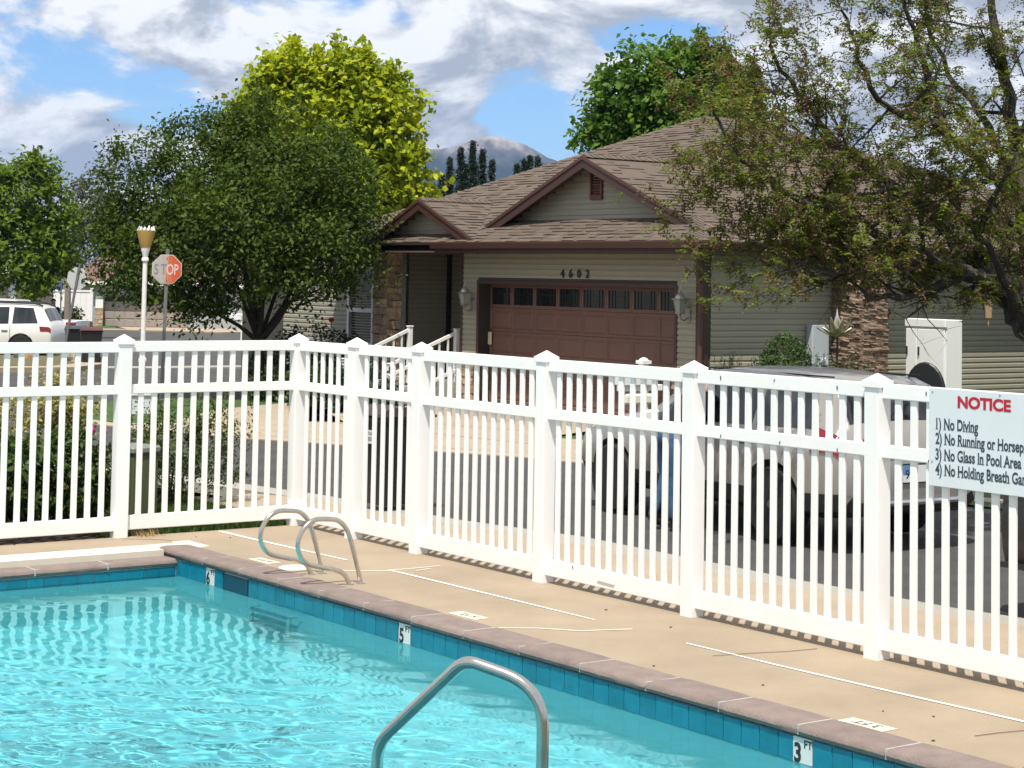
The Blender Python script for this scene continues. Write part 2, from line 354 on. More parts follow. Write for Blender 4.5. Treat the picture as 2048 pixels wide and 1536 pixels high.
# ------------------------------------------------------------------ pool
pool = struct('swimming_pool', W(0, 0), SITE)
U0, U1, V0, V1 = 1.165, 13.6, -10.5, -1.84      # inner faces of the walls
pb = MB()
def floor_z(u): return -1.85 if u < 3 else (-1.85+(u-3)/7*.85 if u < 10 else -1.0)
us = [U0, 2, 3, 4.5, 6, 8, 10, 11.5, U1]
for a, b in zip(us[:-1], us[1:]):
    za, zb = floor_z(a), floor_z(b)
    pb.poly([(a, V0, za), (b, V0, zb), (b, V1, zb), (a, V1, za)])
    pb.poly([(a, V1, za), (b, V1, zb), (b, V1, -.05), (a, V1, -.05)])
    pb.poly([(a, V0, za), (b, V0, zb), (b, V0, -.05), (a, V0, -.05)])
pb.poly([(U0, V0, -1.85), (U0, V1, -1.85), (U0, V1, -.05), (U0, V0, -.05)])
pb.poly([(U1, V0, -1.0), (U1, V1, -1.0), (U1, V1, -.05), (U1, V0, -.05)])
pb.build('basin', PLASTER, pool, fix=False)
# waterline tiles, one object each
tm = MB().box(-.0735, .0735, -.008, .004, -.1505, 0).mesh('tile', TILE, bevel=.0025)
TP = .1524
gb = MB(); gb.box(U0, U1, V1-.004, V1+.03, -.215, -.05); gb.box(U0-.03, U0+.004, V0, V1, -.30, -.117); gb.build('grout_bed', GROUT, pool)
letters = {4: '6', 24: '5', 51: '3'}
sk = (2.066, 2.486)
i = 0; u = 1.74-3*TP
def tile_label(u, ch):
    t = inst(MB().box(-.0735, .0735, -.008, .004, -.1505, 0).mesh('depth_tile', TILEW, bevel=.0025), 'depth_tile', pool, (u+TP/2, V1-.004, -.0515))
    a = inst(text_mesh(ch, .145, INK, .0006, .0045), 'digit', t, (-.066, -.0095, -.135), (PI/2, 0, 0)); a.scale = (.86, 1, 1)
    inst(text_mesh('FT', .062, INK, .0006, .001), 'lettering', t, (.012, -.0095, -.052), (PI/2, 0, 0))
marks = {1.74: '6', 4.80: '5', 8.88: '3'}
us_ = []
u = 1.74
while u > U0+.05: u -= TP
u = 1.74-3*TP-.07
starts = []
x = 1.74
while x-TP > U0-.09: x -= TP; starts.append(x)
starts = sorted(starts)
x = 1.74
while x < U1-.2:
    starts.append(x); x += TP
    for mk in (4.80, 8.88):
        if abs(x-mk) < .09: x = mk
for x in starts:
    mk = [m for m in marks if abs(m-x) < .02]
    if mk: tile_label(x, marks[mk[0]]); continue
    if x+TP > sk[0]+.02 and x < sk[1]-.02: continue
    inst(tm, 'tile', pool, (x+TP/2, V1-.004+rnd.uniform(-.001, .001), -.0515), (0, rnd.uniform(-.006, .006), 0))
for k in range(48):
    y = V1-.02-(k+.5)*TP
    inst(tm, 'tile', pool, (U0+.004, y, -.119), (0, 0, PI/2+rnd.uniform(-.004, .004)))
# skimmer mouth: flat panel, the shade of the opening put into its dark blue
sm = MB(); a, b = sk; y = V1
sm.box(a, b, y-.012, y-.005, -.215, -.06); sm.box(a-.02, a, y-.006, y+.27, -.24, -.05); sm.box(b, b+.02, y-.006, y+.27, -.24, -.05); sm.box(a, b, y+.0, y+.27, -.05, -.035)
sm.build('skimmer_mouth', mat('skimmer_shade_blue', (.004, .045, .085), .4), pool)
# coping stones with a rounded nose
def coping_mesh(L):
    pr = [(.245, -.05), (.245, .018), (.03, .022), (-.012, .017), (-.034, .001), (-.040, -.018), (-.030, -.040), (-.005, -.05)]
    mb = MB(); k = 7; rows = []
    for j in range(k+1):
        t = j/k; x = -L/2+L*t; e = .004 if j in (0, k) else 0
        rows.append([(x, y*(1-e*2)+rnd.uniform(-.0012, .0012), z+rnd.uniform(-.001, .001)-(e if z > 0 else 0)) for y, z in pr]+[])
    n = len(pr)
    vs = [p for r in rows for p in r]
    fs = [(j*n+i, j*n+(i+1) % n, (j+1)*n+(i+1) % n, (j+1)*n+i) for j in range(k) for i in range(n)]
    fs += [tuple(range(n)), tuple(range(k*n, k*n+n))[::-1]]
    return mb.add(vs, fs).mesh('coping_stone', COPE, smooth=True)
cmesh = [coping_mesh(.648) for _ in range(4)]
u = .84; i = 0
gj = MB()
cuts = [.84]; c = 1.70
while c < 13.6: cuts.append(c); c += .658
for a, b in zip(cuts[:-1], cuts[1:]):
    me = cmesh[i % 4] if abs(b-a-.658) < .01 else coping_mesh(b-a-.01)
    inst(me, 'coping_stone', pool, ((a+b)/2, V1+.005, .004+rnd.uniform(-.002, .002)), (rnd.uniform(-.004, .004), 0, rnd.uniform(-.002, .002)))
    gj.box(b-.006, b+.006, V1-.028, V1+.24, -.035, .021); i += 1
gj.build('coping_grout', GROUT, pool)
cl = coping_mesh(.648)
y = V1-.01
for k in range(13):
    L = .648; yc = y-L/2-.005
    o = inst(cmesh[k % 4], 'coping_stone', pool, (U0-.012, yc, -.066), (0, rnd.uniform(-.003, .003), PI/2)); y -= .658
    MB().box(U0-.26, U0+.03, y-.006, y+.006, -.1, -.0475).build('coping_grout', GROUT, pool)
# ------------------------------------------------------------------ water
def water_mesh():
    du = .036; nu = int((U1-U0)/du); nv = int((V1-V0)/du)
    uu = np.linspace(U0-.004, U1, nu); vv_ = np.linspace(V0, V1+.0, nv); UU, VV = np.meshgrid(uu, vv_, indexing='ij')
    rs = np.random.RandomState(5); h = np.zeros_like(UU); 
    # calm by the far corner, livelier in the open pool towards the viewer
    d = np.clip((V1-VV)/3.4, 0, 1)*np.clip((UU-U0)/4.5, .1, 1)
    amp = .10+.72*d
    jet = np.clip((UU-4)/5, 0, 1)
    for k in range(46):
        lam = .10*2.0**rs.uniform(0, 2.4); th = rs.uniform(0, 2*PI); th = th if rs.rand() < .45 else PH*0+rs.normal(-.9, .5)
        kx, ky = 2*PI/lam*np.cos(th), 2*PI/lam*np.sin(th)
        a = .00085*(lam/.2)**1.05*rs.uniform(.5, 1.2)
        ph = rs.uniform(0, 2*PI)+.9*np.sin(UU*rs.uniform(.5, 1.4)+VV*rs.uniform(.5, 1.4)+rs.uniform(0, 6))
        h += a*np.sin(kx*UU+ky*VV+ph)
    h *= amp*(.75+.55*jet)
    V = np.stack([UU, VV, h-.19], -1).reshape(-1, 3)
    ii = np.arange(nu*nv).reshape(nu, nv)
    F = np.stack([ii[:-1, :-1], ii[1:, :-1], ii[1:, 1:], ii[:-1, 1:]], -1).reshape(-1, 4)
    return V, F
def water_mat():
    m = bpy.data.materials.new('pool_water'); m.use_nodes = True; nt = m.node_tree; N = nt.nodes; L = nt.links; N.clear()
    o = N.new('ShaderNodeOutputMaterial'); g = N.new('ShaderNodeBsdfGlass'); g.inputs['Roughness'].default_value = 0; g.inputs['IOR'].default_value = 1.333; g.inputs[0].default_value = (.46, .86, .92, 1)
    L.new(g.outputs[0], o.inputs[0]); return m
WATER = water_mat()
V, Fq = water_mesh()
wo = obj(np_mesh('water', V, Fq, WATER, True), 'water', None, W(0, 0), SITE_ROT); wo['kind'] = 'structure'; wo.cycles.is_caustics_caster = True
for c_ in pool.children: c_.cycles.is_caustics_receiver = True

# ------------------------------------------------------------------ pool deck
deck = struct('pool_deck', W(0, 0), SITE)
db = MB()
db.box(.62, 13.9, V1+.262, .125, -.3, 0); db.box(0, .62, -12, .125, -.3, 0); db.box(.62, .93, -12, V1+.262, -.3, -.004)
db.build('slab', CONC, deck)
bd = MB(); bd.box(.63, .985, -12, V1-.045, -.055, .006); bd.hexa([(.63, V1-.045, -.003), (.84, V1-.045, -.003), (.84, V1+.25, -.003), (.63, V1+.25, -.003)], [(.63, V1-.045, .006), (.84, V1-.045, .006), (.84, V1+.25, .006), (.63, V1+.25, .006)])
bd.hexa([(.52, V1+.25, -.002), (1.0, V1+.262, -.002), (.95, V1+.42, -.002), (.55, V1+.42, -.002)], [(.52, V1+.25, .005), (1.0, V1+.262, .005), (.95, V1+.42, .005), (.55, V1+.42, .005)])
bd.build('pale_edge_band', BAND, deck)
def seam(name, pts, w, m, z=.004):
    rows = []
    for i, p in enumerate(pts):
        a = Vector(pts[max(i-1, 0)]); b = Vector(pts[min(i+1, len(pts)-1)]); t = (b-a).normalized(); nn = Vector((-t.y, t.x)); ww = w*(1 if not isinstance(w, (list, tuple)) else 1) if not isinstance(w, (list, tuple)) else w[i]
        A = Vector(p)+nn*ww/2; B = Vector(p)-nn*ww/2
        rows.append([(A.x, A.y, z), (A.x, A.y, z+.0) if 0 else (A.x*.5+B.x*.5, A.y*.5+B.y*.5, z+.003), (B.x, B.y, z)])
    return MB().grid(rows).build(name, m, deck, fix=False)
seam('sealant_joint', [(.1, -.87), (.6, -.86), (1.3, -.83), (2.3, -.78)], [.05, .045, .035, .022], CAULK)
seam('sealant_joint', [(3.0, -.765), (3.25, -.755), (4.4, -.745), (5.7, -.74)], [.035, .03, .028, .01], CAULK)
seam('sealant_joint', [(6.72, -.755), (7.6, -.74), (8.6, -.70), (9.6, -.645), (11, -.6)], [.012, .026, .03, .032, .032], CAULK)
seam('sealant_joint', [(1.4, V1+.275), (5, V1+.272), (9, V1+.27), (13, V1+.27)], .022, mat('grey_sealant', (.40, .40, .38), .7, var=.15, vscale=20))
for pts in (((5.6, -1.53), (5.75, -1.30), (5.99, -1.1), (6.05, -.92), (6.12, -.74)), ((2.95, -.78), (2.98, -.6), (2.97, -.4), (2.96, -.26)), ((2.75, -1.2), (2.9, -.95), (3.0, -.78)), ((3.1, -.6), (3.05, -.42))):
    seam('patched_crack', pts, .014, BAND)
for pts in (((7.15, -.9), (7.22, -.6), (7.3, -.35), (7.33, -.12)), ((9.6, -1.17), (9.62, -1.0), (9.66, -.83)), ((10.2, -1.5), (10.3, -.9), (10.25, -.2)), ((.15, -1.9), (.4, -1.6), (.62, -1.5))):
    seam('crack', pts, .006, mat('dark_crack', (.10, .075, .05), .9), .0035)  # open cracks as narrow dark strips
def deck_mark(u, v, s, rot):
    t = MB().box(-.165, .165, -.065, .065, 0, .004).build('depth_tile', mat('cream_tile', (.66, .60, .45), .5, var=.05, vscale=20), deck, (u, v, .001), (0, 0, rot), bevel=.002)
    a = inst(text_mesh(s, .105, INK, .0004, 0, 'CENTER'), 'lettering', t, (0, .04, .0052), (0, 0, PI)); return t
deck_mark(5.08, -1.43, '5 FT', .02); deck_mark(9.09, -1.48, '3 FT', .02); deck_mark(1.98, -1.42, '6 FT', .02)
MB().lathe([(.135, 0), (.135, .008), (.125, .012), (.0, .012)], n=28).build('skimmer_lid', mat('white_plastic', (.8, .8, .78), .4), deck, (2.47, -1.40, .001), smooth=True)
dbp = MB()
for (u, v) in ((.35, -1.25), (.55, -1.0), (7.2, -1.45), (9.15, -1.0), (6.2, -.45), (8.0, -1.25), (.05, -2.9), (9.55, -1.45), (8.9, -1.15), (5.4, -.4)):
    r = rnd.uniform(.006, .013); dbp.lathe([(r*.5, 0), (r, .003), (r*.6, .006)], (u, v, .0015), n=6)
dbp.build('debris', mat('leaf_debris', (.07, .05, .035), .9), deck)['kind'] = 'stuff'

# ------------------------------------------------------------------ white picket fence
fence = thing('picket_fence', 'tall white vinyl picket fence running round the pool deck', 'fence', W(0, 0), SITE)
pm = MB().box(-.0635, .0635, -.0635, .0635, -.02, 1.79).mesh('post', VINYL, bevel=.006, seg=2)
cp = MB(); s = .076; q = .0715
cp.hexa([(-s, -s, 1.785), (s, -s, 1.785), (s, s, 1.785), (-s, s, 1.785)], [(-s, -s, 1.83), (s, -s, 1.83), (s, s, 1.83), (-s, s, 1.83)])
cp.add([(-q, -q, 1.829), (q, -q, 1.829), (q, q, 1.829), (-q, q, 1.829), (0, 0, 1.882)], [(0, 1, 4), (1, 2, 4), (2, 3, 4), (3, 0, 4)])
capm = cp.mesh('post_cap', VINYL, bevel=.003)
pk = MB().box(-.028, .028, -.011, .011, .16, 1.74).mesh('picket', VINYL, bevel=.0035)
posts = [(0, 0), (1.108, 0), (2.22, 0), (4.075, 0), (5.91, 0), (7.76, 0), (9.62, 0), (11.48, 0), (13.34, 0), (0, -1.87), (0, -3.73), (0, -5.59), (0, -7.45)]
for (u, v) in posts:
    p = inst(pm, 'post', fence, (u, v, 0), (rnd.uniform(-.003, .003), rnd.uniform(-.003, .003), 0))
    inst(capm, 'post_cap', p)
def rail_mesh(L, z0, z1, t):
    return MB().box(-L/2, L/2, -t, t, z0, z1).mesh('rail', VINYL, bevel=.006, seg=2)
def panel(a, b, npk):
    d = Vector((b[0]-a[0], b[1]-a[1])); L = d.length; d.normalize(); rz = math.atan2(d.y, d.x); cx, cy = (a[0]+b[0])/2, (a[1]+b[1])/2
    j = rnd.uniform(-.006, .006)
    for z0, z1 in ((1.715, 1.815), (1.325, 1.412), (.065, .198)):
        inst(rail_mesh(L-.115, z0+j, z1+j, .026), 'rail', fence, (cx, cy, 0), (0, rnd.uniform(-.0015, .0015), rz))
    clear = L-.127; st = (clear-.19-.056)/(npk-1)
    for k in range(npk):
        s_ = -clear/2+.095+.028+st*k
        inst(pk, 'picket', fence, (cx+d.x*s_, cy+d.y*s_, rnd.uniform(-.003, .003)), (rnd.uniform(-.002, .002), rnd.uniform(-.0015, .0015), rz+rnd.uniform(-.03, .03)))
run = posts[:9]
for a, b in zip(run[:-1], run[1:]): panel(a, b, 6 if b[0]-a[0] < 1.5 else 12)
lrun = [(0, 0)]+posts[9:]
for a, b in zip(lrun[:-1], lrun[1:]): panel(b, a, 12)
MB().box(-.105, .105, -.004, .004, -.055, .0).build('patch_plate', VINYL, fence, (4.935, -.032, .165), (0, .03, 0), bevel=.002)
hk = MB().box(-.004, .004, -.006, .002, -.014, .014).mesh('screw_hole', mat('hole_dark', (.05, .05, .045), .7), bevel=.002)
for (u, z) in ((6.231, 1.768), (6.792, 1.779), (7.408, 1.764), (6.238, 1.347), (6.853, 1.347), (7.413, 1.34), (8.205, 1.77), (8.23, 1.338), (4.507, .175), (5.03, .118), (4.95, .122)):
    inst(hk, 'screw_hole', fence, (u, -.0265, z), (0, rnd.uniform(-.4, .4), 0), (rnd.uniform(.5, .9), 1, rnd.uniform(.5, 1)))

# ------------------------------------------------------------------ pool rules sign on the fence
sign = thing('notice_sign', 'white pool rules sign with red NOTICE heading screwed to the picket fence', 'sign', W(8.24, -.032, 1.18), SITE)
SIGNM = mat('sign_plastic', (.66, .71, .73), .3, var=.02, vscale=2)
MB().box(0, 1.15, -.008, 0, .005, .632).build('panel', SIGNM, sign, bevel=.003)
RED = mat('sign_red', (.46, .012, .03), .5); SLATE = mat('sign_dark_print', (.035, .055, .075), .5)
def sign_text(s, x, z, h, sx, m, off):
    o = inst(text_mesh(s, h/.73, m, .0004, off), 'lettering', sign, (x, -.0095, z), (PI/2, 0, 0)); o.scale = (sx, 1, 1); return o
def fit_text(s, x0, x1, z, h, m, off):
    me = text_mesh(s, h/.73, m, .0004, off); w = max(v.co.x for v in me.vertices)-min(v.co.x for v in me.vertices); mn = min(v.co.x for v in me.vertices)
    k = (x1-x0)/w; o = inst(me, 'lettering', sign, (x0-mn*k, -.0095, z), (PI/2, 0, 0)); o.scale = (k, 1, 1); return o
fit_text('NOTICE', .24, .666, .52, .072, RED, .0042)
def slab_serifs(me, size, off, e, th):
    """adds slab serifs to the stem ends of a text mesh"""
    bm = bmesh.new(); bm.from_mesh(me); zt = max(v.co.z for v in bm.verts)
    cap = .729*size
    lv = [0-off, cap+off, .545*size+off, .76*size+off]
    seen = []
    for ed in bm.edges:
        a, b = ed.verts
        if a.co.z < zt-1e-5 or b.co.z < zt-1e-5 or abs(a.co.y-b.co.y) > 2e-4*size: continue
        if not any(abs(f.normal.z) < .5 for f in ed.link_faces): continue
        w = abs(a.co.x-b.co.x)
        if not .05*size < w < .21*size: continue
        for k, y in enumerate(lv):
            if abs(a.co.y-y) < .022*size:
                x0, x1 = min(a.co.x, b.co.x), max(a.co.x, b.co.x); y_ = a.co.y
                seen.append((x0-e, x1+e, (y_, y_+th) if k == 0 else (y_-th, y_)))
    bm.free(); mb = MB()
    mb.v = [tuple(v.co) for v in me.vertices]; mb.f = [tuple(p.vertices) for p in me.polygons]; mb.m = [0]*len(mb.f)
    for x0, x1, (y0, y1) in seen: mb.box(x0, x1, y0, y1, -zt, zt+.0002)
    return mb.mesh('lettering', SLATE, fix=False)
lines = (('1) No Diving', .372), ('2) No Running or Horseplay', .277), ('3) No Glass In Pool Area', .177), ('4) No Holding Breath Games', .081))
kx = None
for s_, z in (lines[2],)+lines[:2]+lines[3:]:
    size = .072/.729; me = slab_serifs(text_mesh(s_, size, SLATE, .0004, .0022), size, .0022, .008, .0035)
    mn = min(v.co.x for v in me.vertices); w = max(v.co.x for v in me.vertices)-mn
    if kx is None: kx = .690/w
    o = inst(me, 'lettering', sign, (.058-mn*kx, -.0095, z), (PI/2, 0, 0)); o.scale = (kx, 1, 1)
scw = MB().lathe([(.006, 0), (.006, -.002), (.003, -.004)], n=8, axis='y').mesh('screw', STEEL)
for x, z in ((.03, .605), (.03, .16), (.58, .615), (1.12, .605), (1.12, .16)): inst(scw, 'screw', sign, (x, -.0085, z))

# ------------------------------------------------------------------ ladder and hand rail
def arc_path(pts, r=.12, n=7):
    """polyline with rounded corners"""
    P = [Vector(p) for p in pts]; out = [P[0]]
    for i in range(1, len(P)-1):
        a, b, c = P[i-1], P[i], P[i+1]; d1 = (a-b); d2 = (c-b); k = min(r if not isinstance(r, (list, tuple)) else r[i], d1.length*.49, d2.length*.49)
        p, q = b+d1.normalized()*k, b+d2.normalized()*k
        for j in range(n+1):
            t = j/n; out.append(p*(1-t)**2+b*2*t*(1-t)+q*t*t)
    return out+[P[-1]]
def smooth_path(pts, sub=6):
    P = [Vector(p) for p in pts]; out = []
    for i in range(len(P)-1):
        p0, p1, p2, p3 = P[max(i-1, 0)], P[i], P[i+1], P[min(i+2, len(P)-1)]
        for j in range(sub):
            t = j/sub; out.append(.5*((2*p1)+(p2-p0)*t+(2*p0-5*p1+4*p2-p3)*t*t+(3*p1-p0-3*p2+p3)*t**3))
    return out+[P[-1]]
lad = thing('pool_ladder', 'stainless steel pool ladder with two looped grab rails over the coping', 'pool ladder', W(3.11, -1.4, 0), SITE)
loop = [(-1.325, -.03), (-1.345, .06), (-1.385, .2), (-1.435, .35), (-1.475, .44), (-1.55, .51), (-1.65, .53), (-1.77, .53), (-1.86, .475), (-1.915, .37), (-1.90, .27), (-1.83, .195), (-1.70, .155), (-1.57, .125), (-1.49, .085), (-1.445, .02), (-1.435, -.03)]
for du in (-.305, .305):
    pth = smooth_path([(du, v+1.4, z) for v, z in loop], 5)
    MB().tube(pth, .0195, 12).build('grab_rail', STEEL, lad, smooth=True)
    for v in (-1.33, -1.437): MB().lathe([(.04, 0), (.04, .004), (.024, .012), (.02, .014)], (du, v+1.4, .001), 16).build('anchor_ring', STEEL, lad, smooth=True)
for z in (-.42, -.68, -.94): MB().box(-.29, .29, -.62, -.54, z, z+.03).build('step', mat('white_plastic', (.8, .8, .78), .4), lad, bevel=.008)
for du in (-.305, .305): MB().tube([(du, -.50, -.35), (du, -.58, -.36), (du, -.585, -1.05), (du, -.47, -1.06)], .0195, 8).build('side_rail', STEEL, lad, smooth=True)
hr = thing('pool_handrail', 'bent stainless steel handrail standing over the pool steps', 'handrail')
hp = [(.155, 7.55, -.99), (.155, 7.55, .905), (-.15, 7.66, .985), (-.50, 7.92, .60), (-.535, 7.945, -.9)]
MB().tube(arc_path(hp, [0, .165, .055, .075, 0], 9), .0242, 18).build('rail', STEEL, hr, smooth=True)
# steps below the handrail
stp = MB(); c0 = O3
for k in range(3): stp.box(9.0+k*.35, 13.55, -7.9, -4.6+k*.0, -.99, -.90+k*.2) if k else stp.box(9.2, 13.55, -8, -4.7, -.995, -.80)
stp.build('steps', PLASTER, pool)

# ------------------------------------------------------------------ the house
SID = mat('olive_grey_siding', (.325, .30, .225), .55, var=.04, vscale=2.5, objvar=.03)
SIDD = mat('siding_backing', (.06, .055, .04), .8)
TRIM = mat('brown_trim', (.060, .028, .022), .5, var=.06)
TRIM2 = mat('brown_gutter', (.085, .038, .030), .4, var=.05)
DOOR = mat('brown_garage_door', (.155, .078, .058), .5, var=.05, vscale=2, objvar=.05)
SHING = mat('brown_shingle', (.112, .083, .062), .9, var=.10, vscale=3.0, bump=.5, bscale=120, island=.18)
SOFF = mat('soffit', (.12, .075, .055), .7)
GLASS = mat('dark_window_glass', (.012, .014, .016), .06, spec=.8)
STONE = mat('tan_fieldstone', (.42, .30, .20), .85, var=.35, vscale=9, bump=.7, bscale=60, objvar=.35, detail=9)
STONE2 = mat('red_ledge_stone', (.245, .165, .115), .85, var=.35, vscale=9, bump=.7, bscale=60, objvar=.3, detail=9)
MORT = mat('mortar', (.13, .105, .08), .95)
LEDGE = mat('sandstone_cap', (.50, .40, .27), .8, var=.15, vscale=12, bump=.4)
WHITEP = mat('white_paint', (.80, .79, .76), .45)
house = thing('house', 'single storey house with olive grey siding, brown hip roof and brown double garage door', 'house', W(0, 0), SITE)
EX = .098
def boards(parent, axis, fixed, a, b, z0, z1, holes=(), clip=None, ex=EX):
    """lap siding: one object per board on a wall; axis 'u' = wall faces -v, axis 'v' = wall faces +u"""
    z = z0; cache = {}
    while z < z1-.01:
        segs = [(a, b)]
        for (h0, h1, g0, g1) in holes:
            if z+ex*.6 > g0 and z+.02 < g1:
                ns = []
                for s0, s1 in segs:
                    if h1 <= s0 or h0 >= s1: ns.append((s0, s1)); continue
                    if h0 > s0: ns.append((s0, h0))
                    if h1 < s1: ns.append((h1, s1))
                segs = ns
        for s0, s1 in segs:
            if clip:
                s0, s1 = max(s0, clip(z+ex*.5)[0]), min(s1, clip(z+ex*.5)[1])
                if s1-s0 < .08: continue
            t = min(ex, z1-z)
            key = (round(s1-s0, 3), round(t, 3))
            if key not in cache:
                L = s1-s0; mb = MB()
                prof = [(-.004, 0), (-.021, .002), (-.020, t*.55), (-.010, t*.72), (-.006, t*.99), (-.004, t)]
                if axis == 'u': rows = [[(x, p, q) for p, q in prof] for x in (-L/2, L/2)]
                else: rows = [[(-p, x, q) for p, q in prof] for x in (-L/2, L/2)]
                n = len(prof); vs = rows[0]+rows[1]
                fs = [(i, i+1, n+i+1, n+i) for i in range(n-1)]+[tuple(range(n))[::-1], tuple(range(n, 2*n)), (0, n, 2*n-1, n-1)]
                cache[key] = mb.add(vs, fs).mesh('siding_board', SID)
            loc = ((s0+s1)/2, fixed, z) if axis == 'u' else (fixed, (s0+s1)/2, z)
            inst(cache[key], 'siding_board', parent, loc)
        z += ex
HB = dict(v=11.5, uL=-13.89, uR=-7.0, oL=-13.32, oR=-7.66, oT=2.33, z0=.06)
# wall cores
core = MB()
core.box(HB['uL'], HB['oL'], 11.5, 11.9, 0, 3.0); core.box(HB['oR'], HB['uR'], 11.5, 11.9, 0, 3.0); core.box(HB['oL'], HB['oR'], 11.5, 11.9, HB['oT'], 3.0)
core.box(HB['uL'], HB['uL']+.2, 11.9, 14, 0, 3.0); core.box(-7.2, -7.0, 11.9, 24, 0, 3.0)
gw = core.build('garage_wall', SIDD, house)
boards(gw, 'u', 11.5, HB['uL']+.03, HB['uR']-.13, .98, 2.99, holes=[(HB['oL']-.05, HB['oR']+.05, 0, HB['oT']+.06)])
boards(gw, 'v', -7.0, 11.68, 24, .08, 2.99)
# corner boards, door surround, frieze
tb = MB(); tb.box(-7.13, -6.975, 11.474, 11.62, .02, 3.0); tb.build('corner_board', TRIM, house, bevel=.006)
tb = MB(); tb.box(HB['uL']-.03, HB['uL']+.035, 11.474, 11.6, .02, 3.0); tb.build('corner_board', TRIM, house, bevel=.006)
for x0, x1 in ((HB['oL']-.07, HB['oL']), (HB['oR'], HB['oR']+.07)): MB().box(x0, x1, 11.468, 11.86, .0, HB['oT']+.07).build('door_jamb', TRIM, house, bevel=.005)
MB().box(HB['oL'], HB['oR'], 11.468, 11.86, HB['oT'], HB['oT']+.07).build('door_head', TRIM, house, bevel=.005)
# garage door, set back, five rows of eight panels
gd = MB().box(HB['oL'], HB['oR'], 11.76, 11.80, .10, HB['oT']).build('garage_door', DOOR, house)
PW = (HB['oR']-HB['oL'])/8; PHt = (HB['oT']-.10)/5
pn = MB(); w, h = PW-.10, PHt-.13
pn.add([(-PW/2+.003, -.022, -PHt/2+.004), (PW/2-.003, -.022, -PHt/2+.004), (PW/2-.003, -.022, PHt/2-.006), (-PW/2+.003, -.022, PHt/2-.006)], [])
def frame_rings(rings):
    mb = MB(); vs = [p for r in rings for p in r]; fs = []
    for i in range(len(rings)-1):
        for j in range(4): fs.append((i*4+j, i*4+(j+1) % 4, (i+1)*4+(j+1) % 4, (i+1)*4+j))
    fs.append(tuple(range((len(rings)-1)*4, len(rings)*4))); return mb.add(vs, fs)
def ring(hw, hh, y): return [(-hw, y, -hh), (hw, y, -hh), (hw, y, hh), (-hw, y, hh)]
pnl = frame_rings([ring(PW/2, PHt/2, 0), ring(PW/2-.0015, PHt/2-.004, -.02), ring(w/2+.016, h/2+.016, -.02), ring(w/2, h/2, -.004), ring(w/2-.012, h/2-.012, -.004), ring(w/2-.045, h/2-.04, -.018)]).mesh('door_panel', DOOR)
fr_ = frame_rings([ring(PW/2, PHt/2, 0), ring(PW/2-.0015, PHt/2-.004, -.02), ring(w/2+.03, h/2+.03, -.02), ring(w/2+.03, h/2+.03, -.026), ring(w/2+.004, h/2+.004, -.026), ring(w/2, h/2, .0)])
fr_.f.pop(); fr_.m.pop(); frm = fr_.mesh('window_frame', DOOR)
pane = MB().box(-w/2-.005, w/2+.005, -.006, -.002, -h/2-.005, h/2+.005).mesh('window_pane', GLASS)
mun = MB(); 
for x in (-w/6-.03, -w/2+.09, w/6+.03, w/2-.09): mun.box(x-.006, x+.006, -.014, -.006, -h/2, h/2)
mun.box(-w/2, w/2, -.013, -.0065, h*.12, h*.12+.011); munm = mun.mesh('muntin', BLACKP)
for r in range(5):
    for c in range(8):
        loc = (HB['oL']+PW*(c+.5), 11.76, .10+PHt*(r+.5))
        if r == 4:
            inst(frm, 'window_frame', gd, loc); inst(pane, 'window_pane', gd, loc); inst(munm, 'muntin', gd, loc)
        else: inst(pnl, 'door_panel', gd, loc)
MB().box(HB['oL'], HB['oR'], 11.735, 11.80, .06, .105).build('weather_seal', BLACKP, gd)
MB().box(-13.30, -13.20, 11.68, 11.72, 1.18, 1.42).build('keypad', mat('almond_plastic', (.62, .52, .36), .45), house, bevel=.012)
# stone wainscot with sandstone cap on the two garage piers
def rough_stone(w_, h_, d_, seed):
    r = random.Random(seed); bm = bmesh.new(); bmesh.ops.create_cube(bm, size=1)
    bmesh.ops.subdivide_edges(bm, edges=bm.edges[:], cuts=1, use_grid_fill=True)
    for v in bm.verts:
        p = v.co.copy(); k = 1-.16*max(0, (p.length-.6)); p = Vector((p.x*k, p.y*k, p.z*k))
        v.co = Vector((p.x*w_*(1+r.uniform(-.08, .08)), p.y*d_*(1+r.uniform(-.2, .2)), p.z*h_*(1+r.uniform(-.1, .1))))
    me = bpy.data.meshes.new('stone'); bm.to_mesh(me); bm.free(); return me
STN = [rough_stone(1, 1, 1, k) for k in range(8)]
STN2 = [m_.copy() for m_ in STN]
for m_ in STN: m_.materials.append(STONE)
for m_ in STN2: m_.materials.append(STONE2)
def stone_face(parent, axis, fixed, a, b, z0, z1, hmin, hmax, wmin, wmax, meshes, batter=None, depth=.07):
    z = z0
    while z < z1-.03:
        h_ = min(rnd.uniform(hmin, hmax), z1-z); x = a; bb = b
        if batter: x, bb = batter(z)
        while x < bb-.02:
            w_ = min(rnd.uniform(wmin, wmax), bb-x)
            if bb-x-w_ < wmin*.5: w_ = bb-x
            me = rnd.choice(meshes); c = ((x+w_/2), fixed, z+h_/2) if axis == 'u' else (fixed, x+w_/2, z+h_/2)
            o = inst(me, 'stone', parent, c, (rnd.uniform(-.06, .06), rnd.uniform(-.06, .06), 0 if axis == 'u' else PI/2))
            o.scale = (w_*.95, depth*rnd.uniform(.7, 1.5), h_*.93); x += w_
        z += h_
